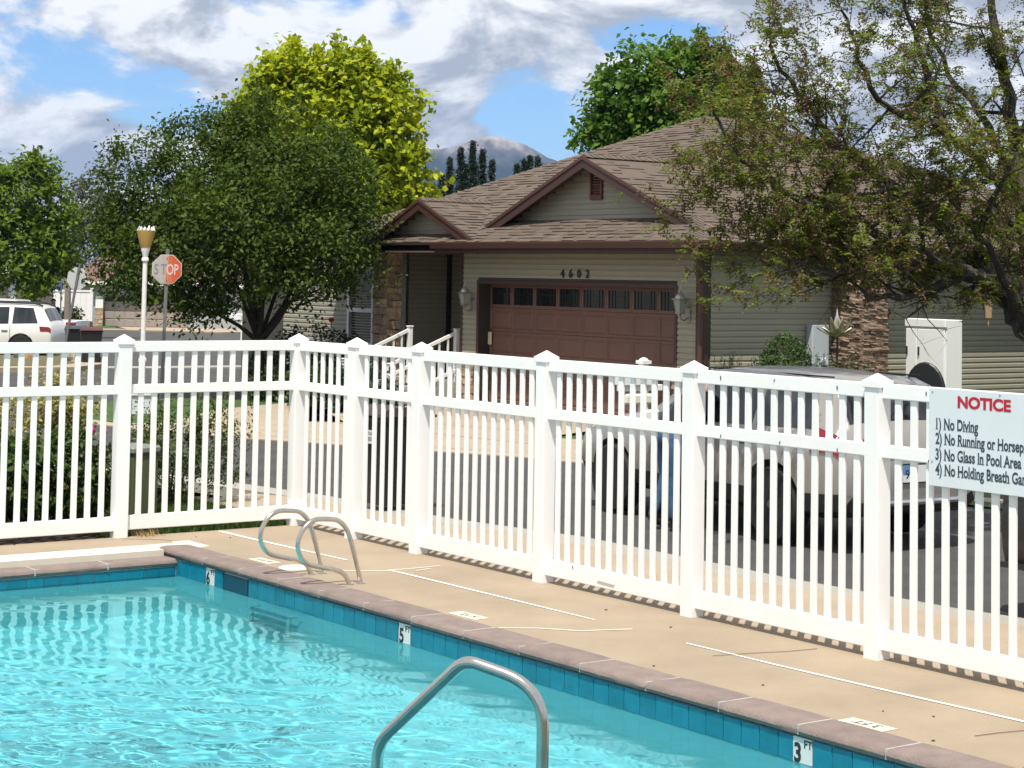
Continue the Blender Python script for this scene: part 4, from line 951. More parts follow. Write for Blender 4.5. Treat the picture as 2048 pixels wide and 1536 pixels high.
# ---- honey locust on the right: crooked limbs, hanging fronds, brown seed clusters
lb = W(4.25, 7.35); 
loc = thing('locust_tree', 'large open honey locust with crooked dark limbs and brown seed clusters at the right', 'tree', lb, 0)
G_LOC = leafmat('locust_leaf', (.060, .095, .010), (.22, .26, .022), .42)
G_SEED = leafmat('brown_seed_cluster', (.060, .034, .010), (.16, .10, .028), .30)
def build_locust():
    r = random.Random(31); rs = np.random.RandomState(31); mb = MB(); ends = []
    def P_(x, y, Y): return px(x, y, Y)-lb
    def grow(p, d, L, rad, depth):
        n = max(3, int(L/.22)); pts = [p]; rd = [rad]; q = p.copy(); dd = d.normalized()
        for i in range(n):
            dd = (dd+Vector((r.gauss(0, .17), r.gauss(0, .17), r.gauss(0, .15)+.03))).normalized(); q = q+dd*(L/n); pts.append(q.copy()); rd.append(rad*(1-.72*(i+1)/n))
        mb.tube(pts, rd, 7 if rad > .03 else (5 if rad > .012 else 3), cap=False)
        if depth >= 2: ends.append((pts, depth))
        if depth >= 4: return
        k = {0: 5, 1: 6, 2: 7, 3: 3}[depth]
        for j in range(k):
            i = r.randint(max(1, int(n*.25)), n); a = pts[i]; t = (pts[i]-pts[i-1]).normalized(); sd = Vector((r.gauss(0, 1), r.gauss(0, 1), r.gauss(.15, .8))); sd = (sd-t*sd.dot(t)).normalized()
            grow(a, t*r.uniform(.3, .9)+sd*r.uniform(.5, 1.0), L*r.uniform(.40, .66), rd[i]*r.uniform(.5, .75), depth+1)
    # trunk forks low; main limbs laid out as in the photograph (points at about the tree's own distance)
    base = Vector((0, 0, 0)); fork = P_(2085, 690, 20.4)
    mb.tube([base+Vector((0, 0, -.1)), base+Vector((0, 0, .5)), fork], [.22, .17, .15], 12)
    limbs = [([(2085, 690, 20.4), (2030, 625, 20.2), (1985, 575, 20.0), (1930, 545, 19.6), (1850, 520, 19.3), (1760, 470, 19.0), (1690, 425, 18.9), (1620, 390, 18.8)], .115),
             ([(2085, 690, 20.4), (2062, 560, 20.6), (2045, 420, 20.8), (2030, 300, 21.0), (2010, 160, 21.2), (1990, 20, 21.4), (1975, -120, 21.6)], .13),
             ([(2045, 420, 20.8), (1960, 330, 20.4), (1880, 250, 20.2), (1850, 130, 20.0), (1820, 40, 20.0), (1790, -60, 19.9)], .06),
             ([(1985, 575, 20.0), (1900, 470, 20.3), (1800, 380, 20.4), (1690, 300, 20.3), (1600, 190, 20.2), (1540, 90, 20.1)], .07),
             ([(1850, 520, 19.3), (1760, 535, 18.9), (1660, 545, 18.7), (1570, 520, 18.5), (1500, 480, 18.4)], .05),
             ([(1690, 425, 18.9), (1600, 400, 18.7), (1520, 350, 18.6), (1450, 270, 18.5), (1420, 190, 18.4)], .042),
             ([(1930, 545, 19.6), (1830, 590, 19.2), (1740, 590, 19.0), (1690, 560, 18.9)], .045),
             ([(2030, 300, 21.0), (2080, 180, 20.6), (2110, 40, 20.4)], .06), ([(1880, 250, 20.2), (1780, 220, 19.7), (1720, 120, 19.4), (1690, 20, 19.3)], .045),
             ([(2030, 625, 20.2), (2010, 560, 19.4), (1960, 470, 18.8), (1900, 400, 18.4)], .06), ([(1690, 300, 20.3), (1640, 280, 19.9), (1590, 300, 19.6), (1530, 320, 19.4)], .04), ([(2045, 420, 20.8), (1980, 250, 21.4), (1900, 150, 21.8), (1840, 20, 22.0)], .06), ([(1960, 470, 18.8), (1990, 380, 18.4), (2030, 300, 18.2)], .04)]
    for pts, rad in limbs:
        Q = smooth_path([P_(*p) for p in pts], 4); n = len(Q); Q = [q+Vector((r.gauss(0, .018), r.gauss(0, .018), r.gauss(0, .018))) for q in Q]
        mb.tube(Q, [rad*(1-.8*i/n) for i in range(n)], 8, cap=False)
        for i in range(3, n, 1):
            if r.random() < .90:
                t = (Q[i]-Q[i-1]).normalized(); sd = Vector((r.gauss(-.25, 1), r.gauss(0, 1), r.gauss(.35, .8))); sd = (sd-t*sd.dot(t)).normalized()
                grow(Q[i], t*.5+sd, r.uniform(.35, 1.15)*(1.15-.4*i/n), max(.007, rad*(1-.8*i/n)*r.uniform(.3, .5)), 2)
        ends.append((Q[n//2:], 2))
    mb.build('trunk', mat('locust_bark', (.045, .037, .031), .9, var=.35, vscale=16), loc, smooth=True, fix=False)
    # fronds: little paired leaflets on hanging stalks; seed clusters: short brown bunches
    VL, VS = [], []
    for pts, depth in ends:
        n = len(pts)
        for i in range(1, n):
            seg = (pts[i]-pts[i-1]).length
            cnt = max(1, int(seg/.052+r.random())) if depth >= 3 else (2 if r.random() < .9 else 1)
            for _ in range(cnt):
                if r.random() < .38: continue
                if pts[i].z < 2.25: continue
                p = pts[i-1].lerp(pts[i], r.random()); d = Vector((r.gauss(0, 1), r.gauss(0, 1), r.gauss(.1, .5))).normalized()
                if r.random() < (.42 if p.z > 1.9 else .3):
                    L = r.uniform(.05, .12)
                    for q in range(9):
                        c = p+d*L*.3+Vector((r.gauss(0, .018), r.gauss(0, .018), -L*q/9)); s_ = .016; a_ = Vector((r.gauss(0, 1), r.gauss(0, 1), r.gauss(0, 1))).normalized(); b_ = a_.orthogonal().normalized()
                        VS += [c-a_*s_, c+b_*s_*.7, c+a_*s_, c-b_*s_*.7]
                else:
                    L = r.uniform(.10, .19); w_ = d.cross(Vector((0, 0, 1))); w_ = w_.normalized() if w_.length > .1 else Vector((1, 0, 0))
                    for q in range(6):
                        t = (q+.6)/6; c = p+d*L*t+Vector((0, 0, -.6*L*t*t+.1*L*t))
                        for sg in (-1, 1):
                            o2 = w_*sg; s_ = .040*r.uniform(.8, 1.2)*(1-.3*t); dn = Vector((0, 0, -r.uniform(.1, .6)))*s_; bb = d*s_*.36
                            VL += [c, c+o2*s_*.5+bb+dn*.4, c+o2*s_+dn, c+o2*s_*.5-bb+dn*.4]
    for nm, VV, m_ in (('foliage', VL, G_LOC), ('seed_clusters', VS, G_SEED)):
        A = np.array([tuple(v) for v in VV]); obj(np_mesh(nm, A, np.arange(len(A)).reshape(-1, 4), m_), nm, loc)
    return len(VL)//4, len(VS)//4
print('locust', build_locust())

# ---- shrubs
def shrub(name, label, base, lobes, n_cl, per, size, m, seed, cat='shrub', group=None, **k):
    t = thing(name, label, cat, base, 0, group); k.setdefault('cr', .13); k.setdefault('rmin', .4)
    me, P = crown_mesh('foliage', lobes, n_cl, per, size, m, seed, **k); obj(me, 'foliage', t)
    r = random.Random(seed); mb = MB()
    for c in r.sample(list(P), min(9, len(P))): mb.tube([(r.uniform(-.05, .05), r.uniform(-.05, .05), -.05), (c[0]*.5, c[1]*.5, c[2]*.6), tuple(c*.95)], [.014, .009, .003], 5)
    mb.build('stem', BARK, t, smooth=True, fix=False); return t
G_ROSE = leafmat('rose_leaf', (.014, .038, .016), (.05, .10, .04), .25)
G_JUN = leafmat('juniper_green', (.022, .055, .010), (.07, .13, .022), .15)
G_ROSEM = leafmat('rosemary_green', (.016, .034, .012), (.06, .09, .03), .15)
G_EUO = leafmat('variegated_leaf', (.10, .13, .02), (.62, .52, .20), .35)
G_PEO = leafmat('peony_leaf', (.030, .065, .012), (.10, .16, .03), .30)
G_BOX = leafmat('privet_leaf', (.030, .060, .012), (.12, .17, .035), .30)
Wt = lambda u, v, z=0: tuple(W(u, v, z))
shrub('rose_bush', 'rounded dark green rose bush in front of the stone entry column', Wt(-17.05, 10.2), [(0, 0, .75, .95, .8, .72), (-.7, .2, .6, .7, .6, .6), (.55, -.1, .55, .5, .5, .5)], 210, 34, .075, G_ROSE, 41, cr=.17, up=.7)
rf2 = thing('rose_flower', 'single red rose bloom held above the dark rose bush', 'flower', Wt(-16.95, 10.4, 1.49)); MB().lathe([(.01, -.1), (.012, 0), (.05, .03), (.06, .07), (.03, .1)], n=8).build('bloom', mat('red_petal', (.5, .02, .03), .5), rf2, smooth=True)
shrub('globe_juniper', 'clipped round bright green juniper beside the house side wall', tuple(px(1572, 790, 31)[:2])+(0,), [(0, 0, .80, .46, .46, .82)], 420, 30, .05, G_JUN, 42, cr=.075, up=.4, surf=.9, aspect=.35)
for k, (x, Y, hgt, n_, lab) in enumerate(((1470, 31.6, 1.28, 60, 'dark upright rosemary shrub left of the clipped round juniper'), (1652, 31.2, 1.30, 60, 'dark upright rosemary shrub between the round juniper and the steel flower'), (1706, 30.6, 1.22, 55, 'dark upright rosemary shrub at the foot of the red ledge stone column'))):
    p = px(x, 800, Y); t = thing('rosemary_shrub', lab, 'shrub', (p.x, p.y, 0), 0, 'upright shrubs along the side wall'); rs = np.random.RandomState(60+k); C, N = [], []; mb = MB()
    for j in range(n_):
        a = rs.normal(0, .24, 2); e = np.array([a[0]*1.25, a[1]*1.25, hgt*rs.uniform(.72, 1.06)]); s0 = np.array([a[0]*.6, a[1]*.6, 0])
        mb.tube([tuple(s0), tuple((s0+e)/2), tuple(e)], [.006, .005, .002], 3)
        for f in np.linspace(.25, 1, 46): C.append(s0+(e-s0)*f+rs.normal(size=3)*.018); N.append(rs.normal(size=3))
    V, F = leaves_np(np.array(C), np.array(N), .05, rs, .3, droop=-1.2); obj(np_mesh('foliage', V, F, G_ROSEM), 'foliage', t); mb.build('stem', BARK, t, fix=False)
# behind the left run of the fence
for k, (u, v, hgt, w_, lab) in enumerate(((-1.85, -2.75, 1.30, .50, 'yellow variegated shrub nearest the left edge behind the fence'), (-2.1, -1.75, 1.34, .46, 'yellow variegated shrub beside the pink peonies'), (-2.35, -4.1, 1.3, .6, 'yellow variegated shrub beyond the left edge of the fence'))):
    shrub('euonymus_shrub', lab, Wt(u, v), [(0, 0, hgt*.55, w_, w_, hgt*.48), (.2, .1, hgt*.75, w_*.6, w_*.6, hgt*.28)], 150, 40, .048, G_EUO, 70+k, cr=.11, up=.5, group='yellow variegated shrubs behind the fence')
for k, (u, v, lab) in enumerate(((-.95, -2.65, 'leafy green peony plant without open blooms at the left'), (-1.0, -1.95, 'leafy green peony plant with pink blooms beside the fence post'))):
    t = shrub('peony_plant', lab, Wt(u, v), [(0, 0, .45, .42, .42, .45)], 90, 26, .11, G_PEO, 80+k, cr=.12, up=.6, aspect=.34, cat='plant', group='peonies behind the fence', surf=.7)
    if k == 1:
        pt = mat('pink_petal', (.62, .07, .28), .5, island=.2)
        for (du, dv, z, s_) in ((.20, .12, .93, .062), (.02, -.08, .82, .05), (.28, .22, .92, .05), (.12, .18, .72, .035), (-.10, -.2, .9, .04), (.36, .3, .70, .035), (-.02, -.22, .86, .03)):
            c = AX*du+NX*dv; rs = np.random.RandomState(int(z*100)); D_ = rs.normal(size=(34, 3)); D_ /= np.linalg.norm(D_, axis=1, keepdims=True)
            V, F = leaves_np(np.array([c.x, c.y, z])+D_*s_*.6, D_, s_*1.1, rs, .9); obj(np_mesh('bloom', V, F, pt), 'bloom', t)
shrub('privet_bush', 'low privet bush with two tall shoots between the fence and the street', Wt(-2.15, -.28), [(0, 0, .50, .36, .34, .46), (.42, .22, .52, .34, .34, .46), (-.28, -.26, .42, .3, .3, .4)], 190, 34, .042, G_BOX, 90, cr=.11, shoots=22, shoot_h=.42, aspect=.5)
# hosta-like border plants at the foot of the house lawn, seen through the fence
for k, (x, Y, w_, hgt, lab) in enumerate(((640, 35.5, .55, .75, 'bushy border plant behind the corner fence post'), (585, 37.4, .5, .5, 'low leafy border plant left of the corner fence post'), (545, 37.6, .5, .5, 'low leafy border plant under the dark shade tree'), (700, 34.8, .6, .9, 'dark green border shrub below the rose bush'), (745, 34.6, .45, .7, 'dark border shrub beside the porch steps'))):
    p = px(x, 820, Y); shrub('border_plant', lab, (p.x, p.y, 0), [(0, 0, hgt*.5, w_, w_*.8, hgt*.5)], 60, 28, .09, G_BOX if k < 3 else G_ROSE, 100+k, cr=.14, cat='plant', group='border plants on the house lawn')
# grass blades on the near strip
def blades(u0, u1, v0, v1, n, h, seed, name, ok=None):
    rs = np.random.RandomState(seed); u = rs.uniform(u0, u1, n); v = rs.uniform(v0, v1, n)
    if ok is not None: k = ok(u, v); u, v = u[k], v[k]
    n = len(u); hh = h*rs.uniform(.5, 1.2, n); l = rs.normal(0, .35, (n, 2))*hh[:, None]; th = rs.uniform(0, PI, n); w_ = .004
    A = np.stack([u-np.cos(th)*w_, v-np.sin(th)*w_, np.full(n, -.03)], -1); B = np.stack([u+np.cos(th)*w_, v+np.sin(th)*w_, np.full(n, -.03)], -1); T_ = np.stack([u+l[:, 0], v+l[:, 1], hh-.03], -1)
    V = np.stack([A, B, T_], 1).reshape(-1, 3); o = obj(np_mesh(name, V, np.arange(3*n).reshape(-1, 3), leafmat('grass_blade', (.035, .075, .012), (.12, .19, .035), .3)), name, None, W(0, 0), SITE_ROT); o['kind'] = 'stuff'; return o
blades(-2.6, -.12, -1.9, .1, 26000, .07, 1, 'grass')
# dry grass tuft at the foot of the fence post
tf = thing('dry_grass_tuft', 'small dry straw coloured grass tuft at the foot of the fence post', 'grass tuft', Wt(.02, -1.62)); rs = np.random.RandomState(4); n = 90; a = rs.normal(0, .07, (n, 2)); l = rs.normal(0, .10, (n, 2)); z = rs.uniform(.02, .09, n)
V = np.stack([np.c_[a, np.zeros(n)], np.c_[a+.004, np.zeros(n)], np.c_[a+l, z]], 1).reshape(-1, 3); obj(np_mesh('blades', V, np.arange(3*n).reshape(-1, 3), mat('straw', (.42, .30, .13), .8, island=.3)), 'blades', tf)
# ------------------------------------------------------------------ vehicles
TYRE = mat('tyre_rubber', (.012, .012, .012), .8, bump=.2, bscale=60); RIM = mat('alloy_rim', (.20, .20, .21), .3, metal=.9); LAMP = mat('red_lens', (.22, .006, .010), .15, spec=.7); CHROME = mat('chrome', (.6, .6, .6), .12, metal=1)
CARGLASS = mat('tinted_car_glass', (.008, .010, .013), .05, spec=.9)
class Shell:
    """car body surface: stations (x, z_sill, z_belt, z_top, half width, half roof width)"""
    def __init__(s, st): s.st = st
    def at(s, x):
        st = s.st
        if x <= st[0][0]: return st[0]
        for a, b in zip(st[:-1], st[1:]):
            if x <= b[0]:
                t = (x-a[0])/(b[0]-a[0]); return tuple(p+(q-p)*t for p, q in zip(a, b))
        return st[-1]
    def prof(s, x):
        _, zb, zl, zt, w_, wr = s.at(x); h = zl-zb
        return [(0, zb), (w_*.82, zb), (w_*.95, zb+.06), (w_*.985, zb+h*.3), (w_, zb+h*.58), (w_*.99, zb+h*.8), (w_*.955, zl), (wr+(w_*.955-wr)*.06, zt-(zt-zl)*.10), (wr*.93, zt-(zt-zl)*.015), (wr*.6, zt+.012), (0, zt+.022)]
    def pt(s, x, k, off=0, side=1):
        P = s.prof(x); i = min(int(k), len(P)-2); t = k-i; y = P[i][0]+(P[i+1][0]-P[i][0])*t; z = P[i][1]+(P[i+1][1]-P[i][1])*t
        ty, tz = P[i+1][0]-P[i][0], P[i+1][1]-P[i][1]; l = math.hypot(ty, tz) or 1
        return (x, side*(y+off*tz/l), z-off*ty/l)
    def body(s, xs):
        rows = []
        for x in xs:
            P = s.prof(x); rows.append([(x, y, z) for y, z in P]+[(x, -y, z) for y, z in P[-2:0:-1]])
        n = len(rows[0]); k = len(rows); mb = MB(); vs = [p for r in rows for p in r]
        fs = [(i*n+j, i*n+(j+1) % n, (i+1)*n+(j+1) % n, (i+1)*n+j) for i in range(k-1) for j in range(n)]+[tuple(range(n))[::-1], tuple(range((k-1)*n, k*n))]
        return mb.add(vs, fs)
    def patch(s, x0, x1, k0, k1, nx, nk, off=.006, side=1, sk=(0, 0), mb=None):
        """quad patch on the shell; sk shears the two ends along x from bottom to top"""
        rows = []
        for i in range(nx+1):
            r = []
            for j in range(nk+1):
                t = j/nk; a = x0+sk[0]*t; b = x1+sk[1]*t; r.append(s.pt(a+(b-a)*i/nx, k0+(k1-k0)*t, off, side))
            rows.append(r)
        mb = mb or MB(); mb.grid(rows); return mb
def boolean_cut(o, cutters):
    for c in cutters:
        m_ = o.modifiers.new('cut', 'BOOLEAN'); m_.object = c; m_.operation = 'DIFFERENCE'; m_.solver = 'EXACT'
    bpy.context.view_layer.update(); dg = bpy.context.evaluated_depsgraph_get(); me = bpy.data.meshes.new_from_object(o.evaluated_get(dg)); o.modifiers.clear(); o.data = me
    for c in cutters: bpy.data.objects.remove(c)
def wheel(parent, x, y, r, w_, side):
    t = MB().lathe([(r*.66, -w_/2), (r*.93, -w_/2), (r, -w_*.34), (r, w_*.34), (r*.93, w_/2), (r*.66, w_/2)], (0, 0, 0), 28, axis='y').build('wheel', TYRE, parent, (x, y, r), smooth=True)
    rm = MB(); f = side*w_*.46; rm.lathe([(r*.66, f-side*.01), (r*.64, f), (r*.58, f-side*.03), (r*.10, f-side*.05)], n=24, axis='y')
    for k in range(5):
        a = 2*PI*k/5; ca, sa = math.cos(a), math.sin(a); pts = []
        for rr, hw_ in ((.10, .09), (.60, .055)): pts += [(r*(rr*ca-hw_*sa), f+side*.004, r*(rr*sa+hw_*ca)), (r*(rr*ca+hw_*sa), f+side*.004, r*(rr*sa-hw_*ca))]
        rm.prism([pts[0], pts[1], pts[3], pts[2]], (0, -side*.03, 0))
    rm.lathe([(r*.12, f), (r*.11, f+side*.012)], n=12, axis='y'); rm.build('rim', RIM, t, smooth=True)
def car(name, label, cat, st, paint, loc, rz, axles, r, windows, wind=None, rearw=None, trim=.5, scale=1, group=None, roofx=None):
    t = thing(name, label, cat, loc, rz, group); t.scale = (scale,)*3; sh = Shell(st); x0, x1 = st[0][0], st[-1][0]; xs = sorted(set([s_[0] for s_ in st]+[x0+(x1-x0)*i/44 for i in range(45)]))
    bo = sh.body(xs).build('body', [paint, BLACKP], t); wmax = max(s_[4] for s_ in st); cut = []
    for ax in axles:
        c = MB().lathe([(r*1.16, -wmax-.2), (r*1.16, wmax+.2)], (ax, 0, r*1.02), 28, axis='y').build('cut', paint); cut.append(c); c.matrix_world = t.matrix_basis.copy()
    bpy.context.view_layer.update(); boolean_cut(bo, cut)
    for p in bo.data.polygons:
        if p.center.z < trim-.02 and p.normal.z < .5: p.material_index = 1
    bo.data.polygons.foreach_set('use_smooth', [True]*len(bo.data.polygons)); bo.data.set_sharp_from_angle(angle=math.radians(35))
    for ax in axles:
        for sd in (1, -1): wheel(t, ax, sd*(wmax-.115), r, .22, sd)
    for (a, b, s0, s1) in windows:
        for sd in (1, -1): sh.patch(a, b, 6.12, 6.95, 6, 3, .007, sd, (s0, s1)).build('side_window', CARGLASS, t, smooth=True, fix=False)
    for nm, wn in (('windscreen', wind), ('rear_window', rearw)):
        if wn:
            mb = MB()
            for sd in (1, -1): sh.patch(wn[0], wn[1], 7.35, 10, 4, 6, .008, sd, mb=mb)
            mb.build(nm, CARGLASS, t, smooth=True, fix=False)
    return t, sh
SUVST = [(-.99, .46, .72, .78, .80, .66), (-.95, .36, .98, 1.03, .88, .70), (-.88, .32, 1.05, 1.14, .90, .70), (-.62, .29, 1.06, 1.50, .905, .62), (-.4, .28, 1.05, 1.565, .91, .63), (.4, .27, 1.02, 1.60, .91, .65), (1.1, .27, 1.0, 1.59, .91, .64), (1.55, .27, .985, 1.52, .91, .62), (2.2, .28, .985, 1.11, .90, .66), (2.75, .30, .93, 1.02, .88, .66), (3.25, .34, .80, .88, .83, .60), (3.5, .42, .62, .68, .68, .48)]
SILVER = mat('warm_silver_paint', (.34, .32, .29), .32, metal=.35, coat=.5, var=.02)
h1 = math.radians(122.5); hd = Vector((math.cos(h1), math.sin(h1), 0)); lf = Vector((-hd.y, hd.x, 0))
cp0 = W(3.25, 3.42)-lf*.80
suv, sh = car('parked_car', 'warm silver crossover with red tail lamps just behind the picket fence', 'car', SUVST, SILVER, cp0, h1, (0, 2.62), .36, [(-.55, .28, .22, 0), (.36, 1.20, 0, -.03), (1.28, 2.08, 0, -.62)], (1.62, 2.14), (-.86, -.65))
suv['label'] = 'warm silver crossover with red tail lamps parked just behind the picket fence'
BRIGHT_LENS = mat('bright_red_lens', (.62, .02, .03), .15, spec=.8)  # brighter red for the lamp rings, no emission
for sd in (1, -1):
    tl = sh.patch(-.95, -.55, 5.0, 6.15, 8, 4, .012, sd, (0, -.06)).build('tail_light', LAMP, suv, smooth=True, fix=False)
    MB().box(-.985, -.93, sd*.50-.16, sd*.50+.16, .93, 1.04).build('tail_light', LAMP, suv, bevel=.015)
    MB().lathe([(.035, 0), (.035, .02)], (-.99, sd*.70, 1.0), 12, axis='x').build('lamp_ring', BRIGHT_LENS, suv)
    MB().box(-.992, -.97, sd*.42-.04, sd*.42+.04, .985, 1.03).build('indicator', mat('amber_lens', (.8, .25, .03), .2), suv, bevel=.006)
    mr = MB(); mr.hexa([(1.72, sd*.92, 1.0), (1.84, sd*.92, 1.0), (1.84, sd*1.08, 1.0), (1.72, sd*1.08, 1.0)], [(1.70, sd*.92, 1.15), (1.83, sd*.92, 1.13), (1.80, sd*1.08, 1.13), (1.70, sd*1.08, 1.15)]); mr.build('door_mirror', mat('white_car_paint', (.72, .71, .68), .25, coat=.6), suv, bevel=.03)
    MB().box(.30, .48, sd*.905-.012, sd*.905+.012, .90, .925).build('door_handle', CHROME, suv, bevel=.006); MB().box(1.22, 1.40, sd*.905-.012, sd*.905+.012, .88, .905).build('door_handle', CHROME, suv, bevel=.006)
    MB().box(-.5, 1.4, sd*.56-.012, sd*.56+.012, 1.575, 1.59).build('roof_moulding', BLACKP, suv)
    for x in (.32, 1.24): sh.patch(x, x+.012, 2.4, 6.0, 1, 8, .002, sd).build('door_seam', DARK, suv, fix=False)
MB().box(-1.005, -.97, -.20, .20, .62, .80).build('plate_recess', BLACKP, suv)
pl = MB().box(-1.012, -1.004, -.155, .155, .63, .785).build('licence_plate', mat('plate_white', (.68, .68, .70), .4), suv)
inst(text_mesh('91', .115, INK, .0006, .001, 'CENTER'), 'lettering', pl, (-1.0135, .075, .665), (PI/2, 0, -PI/2))
MB().box(-1.014, -1.009, .055, .155, .70, .785).build('plate_band', mat('plate_blue', (.10, .22, .45), .4), pl)
MB().box(-.99, -.965, -.46, .46, .845, .875).build('hatch_strip', CHROME, suv, bevel=.006)
inst(text_mesh('ER', .055, BLACKP, .002, .001), 'badge', suv, (-.985, .62, .84), (PI/2, 0, -PI/2))
MB().tube([(-.98, -.62, .47), (-1.02, -.5, .45), (-1.02, .5, .45), (-.98, .62, .47)], .035, 8).build('bumper_bar', CHROME, suv, smooth=True)
# dark car close to the kerb at the right edge
SEDST = [(-.98, .44, .66, .72, .74, .6), (-.92, .34, .92, .97, .86, .66), (-.55, .28, .96, 1.05, .88, .66), (-.2, .26, .96, 1.15, .89, .62), (.35, .25, .95, 1.40, .90, .58), (.9, .25, .93, 1.45, .90, .60), (1.5, .25, .91, 1.43, .90, .59), (1.8, .25, .90, 1.36, .90, .58), (2.5, .26, .89, .99, .89, .64), (3.0, .28, .83, .92, .87, .62), (3.5, .33, .68, .76, .80, .55), (3.68, .42, .56, .60, .66, .42)]
h2 = math.radians(-54.1); cd2 = W(7.98, 2.14)+NX*.80
dcar, shd = car('parked_car', 'black sedan parked at the kerb behind the pool rules sign', 'car', SEDST, mat('black_car_paint', (.010, .010, .011), .3, coat=.35), cd2, h2, (0, 2.72), .345, [(.05, .62, .32, 0), (.68, 1.42, 0, 0), (1.5, 2.3, 0, -.55)], (1.88, 2.42), (-.12, .30))
for sd in (1, -1):
    MB().box(-.985, -.90, sd*.60-.16, sd*.60+.16, .76, .90).build('tail_light', LAMP, dcar, bevel=.02)
    MB().box(-.93, -.55, sd*.86-.02, sd*.86+.02, .36, .40).build('bumper_trim', BLACKP, dcar)
# white vehicles on the cross street
WHITEC = mat('pearl_white_paint', (.70, .68, .63), .3, coat=.5)
c3 = px(58, 713, 60.0); c3.z = hz(c3.x, c3.y)
ws, sh3 = car('parked_car', 'pearl white sport utility vehicle with black roof rails parked on the cross street', 'car', [(a, b, c, d+.12*(d > 1.3), e, f) for a, b, c, d, e, f in SUVST], WHITEC, c3, math.radians(176), (0, 2.75), .37, [(-.52, .30, .20, 0), (.42, 1.28, .03, -.03), (1.36, 2.12, 0, -.6)], (1.62, 2.14), (-.86, -.65), scale=.97)
for sd in (1, -1):
    sh3.patch(-.95, -.62, 4.8, 5.75, 6, 4, .012, sd, (0, .04)).build('tail_light', mat('dull_red_lens', (.16, .015, .02), .2), ws, smooth=True, fix=False)
    MB().tube([(-.6, sd*.60, 1.66), (-.35, sd*.62, 1.74), (1.2, sd*.63, 1.77), (1.5, sd*.62, 1.68)], .030, 6).build('roof_rail', BLACKP, ws, smooth=True)
    MB().box(.42, .62, sd*.915-.015, sd*.915+.015, .86, .90).build('door_handle', CHROME, ws, bevel=.01)
    sh3.patch(.345, .36, 2.4, 6.0, 1, 8, .003, sd).build('door_seam', DARK, ws, fix=False)
PICST = [(-1.15, .55, .95, 1.12, .90, .86), (-1.12, .50, 1.0, 1.14, .96, .90), (.95, .45, 1.02, 1.16, .97, .92), (1.0, .45, 1.05, 1.20, .97, .80), (1.1, .45, 1.06, 1.84, .97, .68), (2.6, .45, 1.05, 1.88, .97, .70), (2.9, .45, 1.05, 1.80, .97, .68), (3.5, .46, 1.06, 1.22, .96, .75), (4.5, .5, 1.0, 1.12, .93, .72), (4.75, .6, .85, .9, .82, .6)]
c4 = px(112, 690, 66.5); c4.z = hz(c4.x, c4.y)
pk_, sh4 = car('pickup_truck', 'white pickup truck with red tail lamp showing past the rear of the white vehicle', 'pickup', PICST, mat('white_truck_paint', (.74, .74, .73), .3, coat=.5), c4+Vector((-.15, 0, 0)), math.radians(172), (0, 3.7), .40, [(1.35, 2.2, .02, 0), (2.28, 3.2, 0, -.45)], (2.95, 3.42), (1.02, 1.09), trim=.55, scale=.95)
for sd in (1, -1): MB().hexa([(-1.17, sd*.80-.09, .80), (-.93, sd*.80-.09, .80), (-.93, sd*.985, .80), (-1.17, sd*.985, .80)] if sd > 0 else [(-1.17, -.985, .80), (-.93, -.985, .80), (-.93, -.71, .80), (-1.17, -.71, .80)], [(-1.16, .71 if sd > 0 else -.98, 1.10), (-.86, .71 if sd > 0 else -.98, 1.10), (-.86, .98 if sd > 0 else -.71, 1.10), (-1.16, .98 if sd > 0 else -.71, 1.10)]).build('tail_light', LAMP, pk_, bevel=.02)
MB().box(-1.28, -1.12, -.92, .92, .46, .66).build('rear_bumper', CHROME, pk_, bevel=.03)

